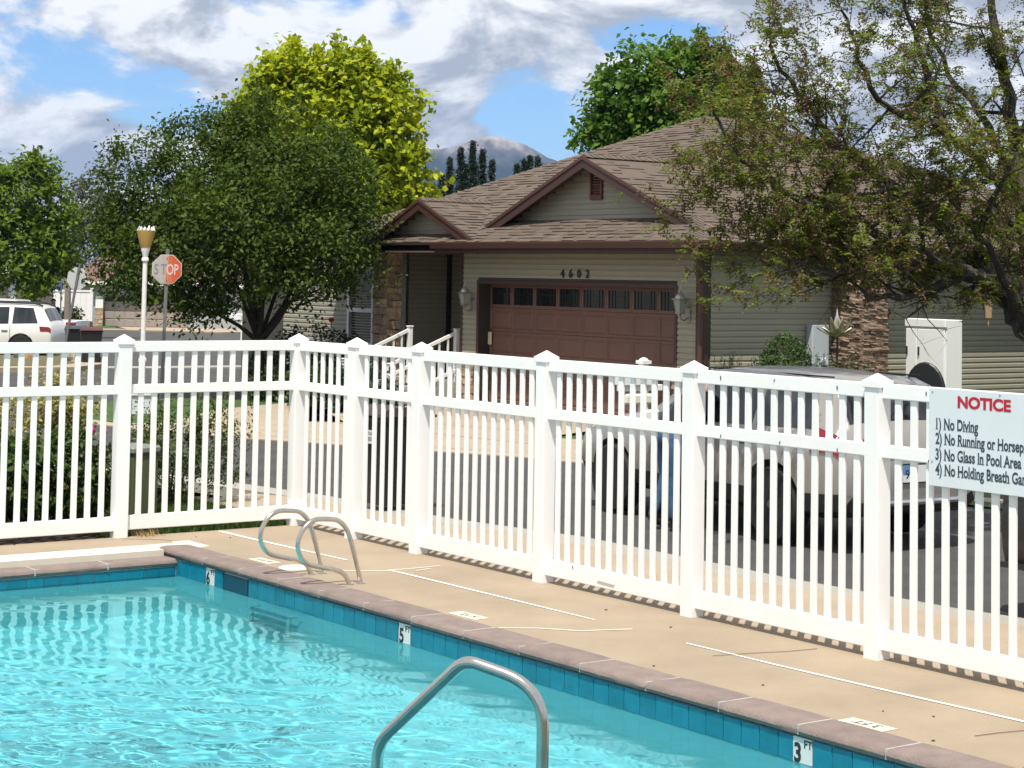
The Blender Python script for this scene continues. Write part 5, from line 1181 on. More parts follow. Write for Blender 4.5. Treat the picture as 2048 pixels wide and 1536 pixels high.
# ------------------------------------------------------------------ people
SKIN = mat('skin', (.42, .24, .17), .55); SHOE = mat('dark_shoe', (.015, .014, .014), .6); HAIR = mat('dark_hair', (.018, .013, .010), .7)
def person(label, loc, rz, joints, shirt, trousers, scale=1, group=None):
    """one continuous skinned body; joints: name -> (x, y, z), x forward, y left"""
    t = thing('person', label, 'person', loc, rz, group); t.scale = (scale,)*3
    J = dict(pelvis=(0, 0, .95), belly=(0, 0, 1.08), chest=(.0, 0, 1.28), neckb=(0, 0, 1.45), neck=(.01, 0, 1.52), head=(.03, 0, 1.60), crown=(.03, 0, 1.72),
             hipl=(0, .09, .90), kneel=(.02, .10, .50), ankl=(0, .10, .09), toel=(.17, .12, .035), hipr=(0, -.09, .90), kneer=(.02, -.10, .50), ankr=(0, -.10, .09), toer=(.17, -.12, .035),
             shl=(0, .18, 1.41), ell=(-.02, .25, 1.13), wrl=(.08, .25, .88), handl=(.12, .24, .79), shr=(0, -.18, 1.41), elr=(-.02, -.25, 1.13), wrr=(.08, -.25, .88), handr=(.12, -.24, .79))
    J.update(joints)
    RD = dict(pelvis=.135, belly=.125, chest=.15, neckb=.075, neck=.055, head=.085, crown=.06, hipl=.10, kneel=.065, ankl=.05, toel=.035, hipr=.10, kneer=.065, ankr=.05, toer=.035, shl=.07, ell=.05, wrl=.034, handl=.036, shr=.07, elr=.05, wrr=.034, handr=.036)
    ks = list(J); E = [('pelvis', 'belly'), ('belly', 'chest'), ('chest', 'neckb'), ('neckb', 'neck'), ('neck', 'head'), ('head', 'crown')]
    for s_ in 'lr': E += [('pelvis', 'hip'+s_), ('hip'+s_, 'knee'+s_), ('knee'+s_, 'ank'+s_), ('ank'+s_, 'toe'+s_), ('neckb', 'sh'+s_), ('sh'+s_, 'el'+s_), ('el'+s_, 'wr'+s_), ('wr'+s_, 'hand'+s_)]
    V = [J[k] for k in ks]; ed = [(ks.index(a), ks.index(b)) for a, b in E]; rad = [RD[k] for k in ks]
    for s_ in 'lr':                                     # five fingers on each hand
        w_, h_ = Vector(J['wr'+s_]), Vector(J['hand'+s_]); d = (h_-w_).normalized(); sd = d.cross(Vector((1, 0, 0))).normalized()
        for q, (o_, L) in enumerate(((-.030, .075), (-.010, .085), (.010, .08), (.028, .065))):
            V += [tuple(h_+sd*o_+d*.03), tuple(h_+sd*o_+d*(.03+L*.6)+Vector((.010, 0, 0))), tuple(h_+sd*o_*1.05+d*(.03+L)+Vector((-.006, 0, 0)))]; n = len(V); ed += [(ks.index('hand'+s_), n-3), (n-3, n-2), (n-2, n-1)]; rad += [.011, .010, .008]
        V += [tuple(h_+Vector((.045, 0, 0))), tuple(h_+Vector((.06, 0, 0))+d*.045)]; n = len(V); ed += [(ks.index('hand'+s_), n-2), (n-2, n-1)]; rad += [.013, .010]
    me = bpy.data.meshes.new('body'); me.from_pydata(V, ed, []); o = bpy.data.objects.new('body', me); COL.objects.link(o)
    o.modifiers.new('skin', 'SKIN'); 
    for i, sv in enumerate(me.skin_vertices[0].data): sv.radius = (rad[i], rad[i]); sv.use_root = (i == 0)
    sb = o.modifiers.new('sub', 'SUBSURF'); sb.levels = 2; sb.render_levels = 2
    bpy.context.view_layer.update(); dg = bpy.context.evaluated_depsgraph_get(); m2 = bpy.data.meshes.new_from_object(o.evaluated_get(dg)); o.modifiers.clear(); o.data = m2; o.parent = t
    m2.materials.clear()
    for m_ in (SKIN, shirt, trousers, SHOE): m2.materials.append(m_)
    segs = [(Vector(J[a]), Vector(J[b]), a, b) for a, b in E]
    for p in m2.polygons:
        c = p.center; best = None
        for a, b, na, nb in segs:
            ab = b-a; tt = max(0, min(1, (c-a).dot(ab)/max(ab.length_squared, 1e-9))); dd = (a+ab*tt-c).length
            if best is None or dd < best[0]: best = (dd, na, nb, tt)
        _, na, nb, tt = best
        if nb in ('head', 'crown', 'neck') and na != 'chest' or nb.startswith('hand') or (nb.startswith('wr') and tt > .1) or (nb.startswith('el') and tt > .75): k = 0
        elif nb.startswith('toe') or (nb.startswith('ank') and tt > .93): k = 3
        elif na == 'pelvis' and nb != 'belly' or na.startswith(('hip', 'knee')) or (nb == 'belly' and tt < .35): k = 2
        else: k = 1
        p.material_index = k; p.use_smooth = True
    h = Vector(J['head']); cr_ = Vector(J['crown']); up = (cr_-h).normalized(); fwd = Vector((1, 0, 0)); fwd = (fwd-up*fwd.dot(up)).normalized(); lt = up.cross(fwd)
    hb = MB(); rows = []
    for i in range(7):
        a = PI*.52*i/6; rows.append([tuple(cr_-up*.045+up*math.cos(a)*.098-fwd*(math.cos(b)*math.sin(a)*.098+.012)+lt*math.sin(b)*math.sin(a)*.092) for b in [(-1.9+3.8*j/12) for j in range(13)]])
    hb.grid(rows).build('hair', HAIR, t, smooth=True, fix=False)
    fb_ = MB(); c = h+fwd*.082
    fb_.tube([c+up*.045, c+up*.01+fwd*.024, c+up*.0], [.008, .014, .008], 6)
    for sd in (1, -1): fb_.lathe([(.004, -.008), (.012, 0), (.004, .008)], tuple(h+lt*sd*.088+up*.015), 8, axis='y')
    fb_.build('nose_and_ears', SKIN, t, smooth=True)
    eb = MB()
    for sd in (1, -1): eb.lathe([(.003, -.006), (.011, 0), (.003, .006)], tuple(h+fwd*.078+lt*sd*.033+up*.045), 8, axis='x')
    eb.tube([h+fwd*.083+lt*.026-up*.03, h+fwd*.088-up*.032, h+fwd*.083-lt*.026-up*.03], .0045, 5); eb.build('eyes_and_mouth', mat('eye_dark', (.05, .02, .018), .4), t, smooth=True)
    return t
JEANS = mat('blue_denim', (.035, .085, .17), .85, var=.35, vscale=10, bump=.4, bscale=70); NAVY = mat('dark_navy_cloth', (.012, .013, .020), .9); BLACKC = mat('black_cloth', (.010, .010, .011), .9)
pp = px(1333, 1051, 19.45); pp.z = 0
person('person in blue jeans and a dark top bending towards the silver crossover', pp, math.radians(30),
       dict(belly=(.10, 0, 1.05), chest=(.26, 0, 1.20), neckb=(.38, 0, 1.31), neck=(.43, 0, 1.35), head=(.49, 0, 1.40), crown=(.55, 0, 1.49), shl=(.34, .18, 1.27), ell=(.48, .24, 1.05), wrl=(.66, .2, .98), handl=(.75, .19, .97), shr=(.34, -.18, 1.27), elr=(.44, -.24, 1.02), wrr=(.62, -.22, .92), handr=(.71, -.21, .90),
            kneel=(.07, .12, .50), ankl=(-.10, .13, .09), toel=(.07, .15, .035)), NAVY, JEANS)
p2 = px(106, 640, 72); p2.z = hz(p2.x, p2.y)
person('person in a black shirt standing behind the white pickup truck', p2, math.radians(-80), dict(elr=(.04, -.30, 1.15), wrr=(.16, -.30, 1.02), handr=(.24, -.28, 1.0), ell=(.0, .28, 1.12)), BLACKC, BLACKC, scale=1.02)

# ------------------------------------------------------------------ bins
def wheel_bin(label, loc, rz, body, lidm, group, lab=False):
    t = thing('wheeled_bin', label, 'bin', loc, rz, group)
    MB().hexa([(-.22, -.22, .06), (.22, -.22, .06), (.22, .24, .06), (-.22, .24, .06)], [(-.29, -.30, .98), (.29, -.30, .98), (.29, .36, .98), (-.29, .36, .98)]).build('body', body, t, bevel=.03)
    rimm = MB(); rimm.box(-.305, .305, -.32, .38, .94, .985); rimm.build('rim', body, t, bevel=.012)
    l = MB(); rows = []
    for i in range(9):
        f = i/8; y = -.34+.74*f; z = 1.0+.085*math.sin(PI*min(1, f*1.1))**.7; rows.append([(-.31, y, .985), (-.29, y, z), (.29, y, z), (.31, y, .985)])
    l.grid(rows); lo = l.build('lid', lidm, t, smooth=True); MB().tube([(-.25, .43, .98), (.25, .43, .98)], .016, 6).build('handle', body, t)
    for sx in (-1, 1): MB().lathe([(.05, -.03), (.13, -.03), (.14, 0), (.13, .03), (.05, .03)], (sx*.25, .27, .135), 16, axis='x').build('wheel', TYRE, t, smooth=True)
    if lab:
        lb_ = MB().box(-.06, .20, -.288, -.284, .70, .84).build('label', mat('label_white', (.7, .7, .7), .5), t, (0, -.007, 0), (math.radians(0), 0, 0))
        inst(text_mesh('THIS\nSIDE', .055, INK, .0004, 0, 'CENTER'), 'lettering', lb_, (.11, -.2895, .785), (PI/2, 0, 0)); MB().box(-.05, .02, -.2892, -.288, .73, .80).build('symbol', INK, lb_)
    return t
LIDM = mat('maroon_plastic', (.085, .022, .024), .5, bump=.1)
wheel_bin('black wheeled bin with a white label standing on the sidewalk behind the fence', px(775, 1012, 20.75)*1, SITE, BLACKP, mat('dark_brown_lid', (.045, .022, .018), .5), 'wheeled bins', True).location.z = 0
q = px(181, 731, 53.7); q.z = hz(q.x, q.y); wheel_bin('black wheeled bin with a maroon lid at the corner kerb', q, .25, BLACKP, LIDM, 'wheeled bins')
q = px(150, 727, 55.6); q.z = hz(q.x, q.y); wheel_bin('wheeled bin with a dark grey lid beside the maroon lidded bin', q, .3, BLACKP, mat('dark_grey_lid', (.04, .042, .045), .5), 'wheeled bins')

# ------------------------------------------------------------------ street furniture
lp = px(282, 826, 33.65); lp.z = 0
lamp = thing('street_lamp', 'white street lamp post with an amber bucket shaped shade', 'street lamp', lp, .3)
WPM = mat('chalky_white_paint', (.74, .73, .70), .5, var=.08, vscale=9, bump=.15)
MB().box(-.17, .17, -.17, .17, 0, .30).build('pedestal', mat('pale_grey_pedestal', (.62, .63, .66), .5), lamp, bevel=.01)  # pedestal slightly greyer than its cap
MB().box(-.20, .20, -.20, .20, .30, .40).build('pedestal_cap', WPM, lamp, bevel=.03)
MB().lathe([(.075, .40), (.07, .46), (.055, .55), (.052, .86), (.075, .90), (.07, .95), (.042, .98), (.040, 2.62), (.062, 2.64), (.062, 2.68), (.045, 2.70), (.055, 2.76), (.078, 2.84), (.078, 2.87), (.03, 2.87)], n=16).build('post', WPM, lamp, smooth=True)
MB().lathe([(.085, 2.87), (.105, 2.93), (.15, 3.12), (.155, 3.17), (.145, 3.175), (.10, 2.93), (.02, 2.89)], n=20).build('shade', mat('amber_glass', (.46, .30, .085), .35, var=.05), lamp, smooth=True)
jag = MB(); r_ = random.Random(3)
for k in range(13):
    a = 2*PI*k/13; jag.tube([(.145*math.cos(a), .145*math.sin(a), 3.16), (.13*math.cos(a+.2), .13*math.sin(a+.2), 3.19+r_.uniform(0, .05)), (.11*math.cos(a+.4), .11*math.sin(a+.4), 3.18)], [.02, .016, .006], 5)
jag.build('broken_rim', WPM, lamp, smooth=True)
def octagon(r): return [(r*math.cos(PI/8+k*PI/4), r*math.sin(PI/8+k*PI/4)) for k in range(8)]
def stop_face_mat():
    m = bpy.data.materials.new('faded_stop_red'); m.use_nodes = True; nt = m.node_tree; N = nt.nodes; L = nt.links; b = N['Principled BSDF']; b.inputs['Roughness'].default_value = .45
    tc = N.new('ShaderNodeTexCoord'); sx = N.new('ShaderNodeSeparateXYZ'); L.new(tc.outputs['Object'], sx.inputs[0])
    nz = N.new('ShaderNodeTexNoise'); nz.inputs['Scale'].default_value = 1; mp = N.new('ShaderNodeMapping'); mp.inputs['Scale'].default_value = (34, 1, 1.6); L.new(tc.outputs['Object'], mp.inputs[0]); L.new(mp.outputs[0], nz.inputs[0])
    a = N.new('ShaderNodeMath'); a.operation = 'MULTIPLY_ADD'; a.inputs[1].default_value = .34; L.new(nz.outputs['Fac'], a.inputs[0]); L.new(sx.outputs[0], a.inputs[2])
    rp = N.new('ShaderNodeValToRGB'); L.new(a.outputs[0], rp.inputs[0]); e = rp.color_ramp.elements; e[0].position = .10; e[0].color = (.40, .39, .37, 1); e[1].position = .30; e[1].color = (.55, .085, .03, 1); x = e.new(.16); x.color = (.46, .30, .25, 1); x = e.new(.20); x.color = (.55, .17, .09, 1)
    L.new(rp.outputs[0], b.inputs['Base Color']); return m
ss = px(318, 785, 34.6); ss.z = 0
stop = thing('stop_sign', 'sun faded stop sign with its left half bleached grey beside the street lamp', 'stop sign', ss, math.radians(10))
GALV = mat('galvanised_steel', (.20, .20, .20), .55, metal=.6, var=.15, vscale=8)
MB().box(-.03, .03, -.012, .012, -.1, 2.86).build('pole', GALV, stop, (.04, .03, 0), (0, math.radians(.9), 0))
R8 = .282
MB().prism([(x, 0, z) for x, z in octagon(R8)], (0, .004, 0)).build('border', mat('sign_white', (.50, .49, .46), .45), stop, (.08, .0, 2.50))
fo = MB().prism([(x, -.0035, z) for x, z in octagon(R8*.945)], (0, .003, 0)).build('face', stop_face_mat(), stop, (.08, .0, 2.50))
for ch, x, m_ in (('S', -.222, mat('faded_grey_letter', (.22, .21, .20), .5)), ('T', -.105, mat('faded_grey_letter', (.22, .21, .20), .5)), ('O', -.010, mat('faded_pink_letter', (.62, .50, .46), .5)), ('P', .120, mat('faded_pink_letter', (.62, .50, .46), .5))):
    o = inst(text_mesh(ch, .26, m_, .0006, .004), 'lettering', stop, (.08+x, -.0045, 2.41), (PI/2, 0, 0)); o.scale = (.62, 1, 1)
for z in (2.69, 2.31): inst(MB().lathe([(.012, 0), (.010, -.006)], n=8, axis='y').mesh('bolt', GALV), 'bolt', stop, (.08, -.004, z))
s2 = px(121, 742, 49.3); s2.z = hz(s2.x, s2.y)
st2 = thing('stop_sign', 'back of a leaning octagonal stop sign at the left corner', 'stop sign', s2, math.radians(-12))
MB().box(-.03, .03, -.03, .0, -.1, 2.80).build('pole', GALV, st2, (0, 0, 0), (0, math.radians(9.2), 0))
MB().prism([(x, 0.0, z) for x, z in octagon(.30)], (0, .004, 0)).build('plate', mat('bare_aluminium', (.56, .56, .52), .5, metal=.25), st2, (.385, .004, 2.38), (0, math.radians(9), 0))
s3 = px(119, 690, 69); s3.z = hz(s3.x, s3.y)
st3 = thing('street_name_sign', 'small blue street name sign on a thin pole before the white privacy fence', 'street sign', s3, 0)
MB().tube([(0, 0, -.1), (0, 0, 2.4)], .025, 8).build('pole', GALV, st3); bn = MB().box(-.36, .06, -.012, -.004, 2.16, 2.38).build('name_plate', mat('sign_blue', (.012, .035, .16), .4), st3)
inst(text_mesh('DRIVE', .11, mat('sign_white2', (.6, .62, .66), .5), .0006, .001), 'lettering', bn, (-.33, -.0128, 2.235), (PI/2, 0, 0))
# mailbox opposite the pool
mbx = thing('mailbox', 'white post mailbox with a cream newspaper box on the far side of the street', 'mailbox', W(-3.25, 7.15), SITE)
MB().box(-.05, .05, -.05, .05, 0, 1.34).build('post', WHITEP, mbx, bevel=.005)
cpm = MB(); cpm.hexa([(-.075, -.075, 1.34), (.075, -.075, 1.34), (.075, .075, 1.34), (-.075, .075, 1.34)], [(-.075, -.075, 1.385), (.075, -.075, 1.385), (.075, .075, 1.385), (-.075, .075, 1.385)]); cpm.lathe([(.07, 1.385), (.05, 1.41), (.01, 1.425)], n=12); cpm.build('post_cap', WHITEP, mbx)
MB().box(-.05, .05, -.42, .30, .98, 1.06).build('arm', WHITEP, mbx, bevel=.005)
bx = MB(); rows = []
for y in (-.42, .08): rows.append([(x, y, z) for x, z in [(-.09, 1.065), (-.09, 1.17)]+[(.09*math.cos(PI-a), 1.17+.09*math.sin(a)) for a in [PI*k/8 for k in range(1, 8)]]+[(.09, 1.17), (.09, 1.065)]])
n = len(rows[0]); bx.add(rows[0]+rows[1], [(i, (i+1) % n, n+(i+1) % n, n+i) for i in range(n)]+[tuple(range(n)), tuple(range(n, 2*n))[::-1]]); bx.build('box', WHITEP, mbx)
MB().box(-.075, .075, -.36, .12, .80, .95).build('newspaper_box', mat('cream_plastic', (.72, .68, .55), .5), mbx, bevel=.03)
m2_ = px(484, 688, 80); m2_.z = hz(m2_.x, m2_.y); mb2 = thing('mailbox', 'white mailbox on a pale post under the dark shade tree', 'mailbox', m2_, 0)
MB().box(-.06, .06, -.06, .06, -.1, 1.0).build('post', WHITEP, mb2); MB().box(-.55, .0, -.12, .12, .98, 1.30).build('box', WHITEP, mb2, bevel=.06)
hyd = px(541, 686, 84); hyd.z = hz(hyd.x, hyd.y); hy = thing('fire_hydrant', 'small red fire hydrant beside the shade tree trunk', 'hydrant', hyd); MB().lathe([(.16, -.05), (.16, .06), (.12, .08), (.12, .42), (.15, .44), (.14, .50), (.08, .58), (.03, .62)], n=12).build('barrel', mat('red_paint', (.45, .02, .03), .4), hy, smooth=True); MB().lathe([(.05, -.2), (.05, .2)], (0, 0, .34), 8, axis='x').build('outlet', MATS['red_paint'], hy)
br = px(577, 672, 92); br.z = hz(br.x, br.y); bm_ = thing('brick_mailbox', 'brown brick mailbox pillar across the street', 'mailbox', br); MB().box(-.30, .30, -.3, .3, -.2, .55).build('pillar', mat('brown_brick', (.12, .05, .035), .9, var=.3, vscale=9), bm_); MB().box(-.34, .34, -.34, .34, .55, .62).build('cap', MATS['brown_brick'], bm_, bevel=.02); MB().lathe([(.12, -.02), (.12, .02)], (0, -.31, .32), 12, axis='y').build('door', mat('pink_brick', (.35, .2, .18), .8), bm_)
# utility pedestal behind the fence
ut = thing('utility_box', 'olive green utility pedestal box behind the fence post', 'utility box', Wt(-1.52, -1.02), SITE+.2)
MB().box(-.19, .19, -.16, .16, -.05, .62).build('cabinet', mat('olive_green_paint', (.085, .10, .045), .5), ut, bevel=.012); MB().box(-.21, .21, -.18, .18, .62, .70).build('lid', mat('olive_grey_paint', (.20, .21, .18), .5), ut, bevel=.02)
# boulders on the corner lawn
def boulder(label, x, y, Y, s_, m_, seed):
    p = px(x, y, Y); p.z = hz(p.x, p.y)+.08; t = thing('boulder', label, 'boulder', p); r = random.Random(seed); bm = bmesh.new(); bmesh.ops.create_icosphere(bm, subdivisions=2, radius=1)
    for v in bm.verts: k = 1+r.uniform(-.16, .16); v.co = Vector((v.co.x*s_[0]*k, v.co.y*s_[1]*k, max(-.1, v.co.z*s_[2]*k+s_[2]*.5)))
    me = bpy.data.meshes.new('stone'); bm.to_mesh(me); bm.free(); me.materials.append(m_); obj(me, 'rock', t)
boulder('orange tan boulder on the corner lawn', 57, 722, 56.6, (.16, .15, .22), mat('orange_sandstone', (.48, .27, .14), .85, var=.2, vscale=6, bump=.5), 1)
boulder('large pale tan boulder beside the leaning sign pole', 148, 728, 55, (.26, .22, .26), mat('pale_sandstone', (.38, .32, .25), .85, var=.2, vscale=6, bump=.5), 2)
boulder('small grey boulder at the left edge of the corner lawn', 36, 722, 56.8, (.12, .12, .16), mat('grey_stone', (.10, .095, .09), .85, var=.2, vscale=6, bump=.5), 3)

# ------------------------------------------------------------------ far side of the cross street
VF = 113.0
def fx(x): return (x-1024)/F_PX
ff = thing('privacy_fence', 'solid white vinyl privacy fence before the far house', 'fence', (0, 0, 0))
xs_ = [-60, -10, 62, 105, 145, 190]
fy = 106.0
def fz(y, Y): return px(100, y, Y).z
zb_, zt_ = fz(651, fy), fz(579, fy)
for a, b in zip(xs_[:-1], xs_[1:]):
    X0, X1 = fx(a)*fy, fx(b)*fy; k = max(2, int((X1-X0)/.28)); w_ = (X1-X0)/k
    me = MB().box(0, w_-.008, 0, .03, zb_, zt_-.02).mesh('board', WHITEP)
    for i in range(k): inst(me, 'board', ff, (X0+i*w_, fy+rnd.uniform(0, .006), 0))
    MB().box(X0, X1, fy-.03, fy+.05, zt_-.10, zt_).build('top_rail', WHITEP, ff); MB().box(X0, X1, fy-.03, fy+.05, zb_, zb_+.14).build('bottom_rail', WHITEP, ff)
for a in xs_: MB().box(fx(a)*fy-.075, fx(a)*fy+.075, fy-.075, fy+.075, zb_, zt_+.12).build('post', WHITEP, ff, bevel=.01)
fh = thing('far_house', 'far grey house with a red brown roof and taupe garage door behind the shade tree', 'house', (0, 0, 0))
Yh = 120.0; X0, X1 = fx(168)*Yh, fx(560)*Yh; zg = hz(-26, Yh); ze = fz(562, Yh)
TAUPE = mat('taupe_garage_door', (.30, .255, .22), .6); LGREY = mat('pale_grey_siding', (.34, .35, .35), .6); RROOF = mat('red_brown_far_roof', (.155, .085, .070), .9, var=.25, vscale=2, bump=.5)
fw1 = MB(); fw1.box(X0, fx(214)*Yh, Yh, Yh+9, zg, ze); fw1.box(fx(384)*Yh, X1, Yh, Yh+9, zg, ze); fw1.box(fx(214)*Yh, fx(384)*Yh, Yh, Yh+9, fz(588, Yh), ze); fw1.build('wall', LGREY, fh)
gdr = MB().box(fx(214)*Yh, fx(384)*Yh, Yh+.15, Yh+.2, zg, fz(588, Yh)).build('garage_door', TAUPE, fh)
hh = (fz(588, Yh)-zg)/4; pw_ = (fx(384)-fx(214))*Yh/8
pm2 = MB().box(-pw_*.44, pw_*.44, -.03, 0, -hh*.42, hh*.42).mesh('door_panel', TAUPE, bevel=.015); gp2 = MB().box(-pw_*.42, pw_*.42, -.03, 0, -hh*.3, hh*.3).mesh('window_pane', GLASS)
for r in range(4):
    for c in range(8): inst(gp2 if r == 3 else pm2, 'window_pane' if r == 3 else 'door_panel', gdr, (fx(214)*Yh+pw_*(c+.5), Yh+.15, zg+hh*(r+.5)))
fs_ = MB().box(fx(199)*Yh, fx(214)*Yh+.05, Yh-.25, Yh-.02, zg, fz(614, Yh)).build('stone_pier', MORT, fh); stone_face(fs_, 'u', Yh-.27, fx(199)*Yh, fx(215)*Yh, zg, fz(614, Yh), .16, .3, .2, .4, STN)
MB().box(fx(199)*Yh, fx(214)*Yh, Yh-.2, Yh-.01, fz(614, Yh), fz(586, Yh)).build('pier_siding', WHITEP, fh)
MB().prism([(X0-.6, Yh-.6, ze), (X0-.6, Yh+9.6, ze), (X0-.6+1.5, Yh+4.5, fz(487, Yh+4.5))], (X1-X0+1.2-3, 0, 0)).build('roof', RROOF, fh)
MB().box(X0-.6, X1+.6, Yh-.62, Yh-.55, ze-.18, ze+.04).build('fascia', WHITEP, fh)
lh = thing('tan_house', 'tan house corner with white trim at the far left edge', 'house', (0, 0, 0)); Yl = 92.0; zg = hz(-22, Yl)
MB().box(fx(-300)*Yl, fx(34)*Yl, Yl, Yl+8, zg, fz(545, Yl)).build('wall', mat('tan_stucco', (.36, .29, .22), .8), lh); MB().box(fx(24)*Yl, fx(38)*Yl, Yl-.04, Yl, zg, fz(545, Yl)).build('corner_trim', WHITEP, lh); MB().box(fx(-300)*Yl, fx(44)*Yl, Yl-.5, Yl+8.4, fz(545, Yl), fz(533, Yl)).build('roof', RROOF, lh); MB().box(fx(-60)*Yl, fx(6)*Yl, Yl-.03, Yl+.02, zg, fz(575, Yl)).build('door', mat('grey_brown_door', (.14, .12, .10), .6), lh); MB().box(fx(-300)*Yl, fx(44)*Yl, Yl-.54, Yl-.5, fz(549, Yl), fz(535, Yl)).build('fascia', WHITEP, lh)
def far_shrub(label, x, y, Y, lob, m_, seed, **k):
    p = px(x, y, Y); p.z = hz(p.x, p.y); s_ = Y/F_PX
    shrub('far_shrub', label, p, [(a*s_, 0, b*s_, c*s_, c*s_, d*s_) for a, b, c, d in lob], 110, 26, .17, m_, seed, cr=.28, group='shrubs across the street', **k)
far_shrub('round dark olive shrub before the white privacy fence', 141, 655, 99, [(0, 22, 17, 24)], leafmat('olive_leaf', (.03, .04, .008), (.11, .11, .03), .2), 201, surf=.9)
far_shrub('pale flowering shrub at the corner of the tan house', 22, 668, 84, [(-10, 48, 38, 34), (20, 40, 26, 30)], leafmat('pale_shrub_leaf', (.06, .10, .03), (.25, .30, .14), .3), 202)
far_shrub('narrow weeping evergreen beside the tan house', 54, 662, 88, [(0, 45, 15, 48), (3, 80, 10, 30), (0, 20, 18, 26)], G_MID, 203)
for k, (x, y, Y, lab) in enumerate(((110, 590, 112, 'dark bush crown rising above the white privacy fence'), (70, 585, 112, 'dark bush crown behind the left end of the white privacy fence'))):
    far_shrub(lab, x, y, Y, [(0, 5, 40, 40), (20, 20, 30, 30), (0, -40, 40, 40)], G_DARK, 210+k)
# ------------------------------------------------------------------ fittings on and around the house
def lantern(label, u, z):
    t = thing('wall_lantern', label, 'wall lantern', W(u, 11.478, z), SITE, 'wall lanterns beside the garage door'); PEW = mat('pewter_metal', (.30, .29, .26), .4, metal=.6)
    MB().box(-.05, .05, -.02, 0, -.16, .09).build('back_plate', PEW, t, bevel=.01); MB().tube([(0, -.02, -.08), (0, -.10, -.13), (0, -.18, -.10), (0, -.19, -.02)], .013, 8).build('arm', PEW, t, smooth=True)
    c = (0, -.19); fr = MB()
    for sx in (-1, 1):
        for sy in (-1, 1): fr.tube([(c[0]+sx*.048, c[1]+sy*.048, .0), (c[0]+sx*.08, c[1]+sy*.08, .215)], .007, 5)
    fr.box(-.058, .058, c[1]-.058, c[1]+.058, -.02, .004); fr.box(-.10, .10, c[1]-.10, c[1]+.10, .213, .235); fr.lathe([(.016, -.06), (.022, -.04), (.012, -.02)], (0, c[1], 0), 10); fr.build('cage', PEW, t)
    g_ = MB().hexa([(-.046, c[1]-.046, .004), (.046, c[1]-.046, .004), (.046, c[1]+.046, .004), (-.046, c[1]+.046, .004)], [(-.076, c[1]-.076, .212), (.076, c[1]-.076, .212), (.076, c[1]+.076, .212), (-.076, c[1]+.076, .212)]); g_.build('glass', mat('lantern_glass', (.34, .34, .29), .15, spec=.8), t)
    MB().lathe([(.098, .235), (.085, .27), (.055, .31), (.02, .335), (.012, .345), (.02, .36), (.008, .375), (.004, .45)], (0, c[1], 0), 16).build('hood', mat('pewter_bright', (.42, .42, .40), .3, metal=.5), t, smooth=True)
lantern('pewter wall lantern on the left pier beside the porch', -13.52, 1.93)
lantern('pewter wall lantern on the right pier next to the downspout', -7.30, 1.93)
mt = thing('meter_box', 'pale grey utility meter box on the side wall behind the round juniper', 'meter box', W(-6.97, 14.02, 1.30), SITE); MB().box(0, .16, -.2, .2, -.35, .45).build('cabinet', mat('pale_grey_metal', (.42, .45, .47), .45), mt, bevel=.015); MB().lathe([(.07, .16), (.075, .2), (.05, .23)], (0, .06, -.18), 14, axis='x').build('meter_dial', mat('meter_glass', (.6, .62, .62), .2), mt, smooth=True); MB().tube([(.08, 0, -.35), (.08, 0, -1.25)], .03, 8).build('conduit', MATS['pale_grey_metal'], mt)
sc = thing('stone_pillar', 'red brown ledge stone pillar standing against the side wall', 'pillar', W(-6.62, 14.72), SITE)
MB().box(-.30, .30, -.24, .34, 0, 2.92).build('core', MORT, sc)
stone_face(sc, 'u', -.25, -.33, .33, 0, 2.92, .045, .085, .14, .4, STN2, depth=.10); stone_face(sc, 'v', .31, -.26, .36, 0, 2.92, .045, .085, .14, .34, STN2, depth=.10)
stone_face(sc, 'v', .31, .3, 1.0, 0, .95, .045, .085, .14, .34, STN2, batter=lambda z: (.30, .36+max(0, (.95-z))*.62), depth=.1)
MB().prism([(-.1, .33, 0), (-.1, .92, 0), (-.1, .33, .92)], (.38, 0, 0)).build('buttress', MORT, sc)
fl = thing('steel_flower', 'tall galvanised steel flower ornament standing in the shrubs', 'garden ornament', (px(1673, 800, 31.4).x, px(1673, 800, 31.4).y, 0), SITE)
MB().tube([(0, 0, -.05), (.01, 0, 1.62)], .016, 8).build('stem', BLACKP, fl, smooth=True); PET = mat('tarnished_steel', (.40, .36, .25), .4, metal=.5, var=.2, vscale=6)
for ring_, (n_, el, L, w_) in enumerate(((8, .35, .36, .075), (8, .75, .40, .07), (5, 1.2, .30, .06))):
    for k in range(n_):
        a = 2*PI*(k+.5*ring_)/n_; rows = []
        for i in range(7):
            f = i/6; rr = L*f*math.cos(el*(.6+.6*f)); zz = 1.58+L*f*math.sin(el*(.6+.6*f))+.0; hw_ = w_*math.sin(PI*min(1, f*.9+.08))**.8*.6+.002
            rows.append([(rr*math.cos(a)-s_*hw_*math.sin(a), rr*math.sin(a)+s_*hw_*math.cos(a), zz+abs(s_)*.018) for s_ in (-1, 0, 1)])
        MB().grid(rows).build('petal', PET, fl, smooth=True, fix=False)
MB().lathe([(.01, 1.6), (.05, 1.66), (.045, 1.72), (.02, 1.80), (.045, 1.88), (.02, 1.95), (.004, 2.05)], n=12).build('stamen', mat('pale_steel', (.5, .5, .46), .35, metal=.5), fl, smooth=True)
cb = thing('storage_cabinet', 'tall white outdoor storage cabinet with two doors on the side patio', 'cabinet', W(-5.42, 15.10), SITE); MB().box(-.45, .42, 0, .40, 0, 1.88).build('carcass', WHITEP, cb, bevel=.008)
for x0, x1, hx in ((-.44, -.20, -.40), (-.19, .41, -.14)): d_ = MB().box(x0, x1, -.03, -.002, .04, 1.72).build('door', WHITEP, cb, bevel=.01); MB().box(hx-.012, hx+.012, -.06, -.03, 1.28, 1.42).build('handle', BLACKP, d_, bevel=.005)
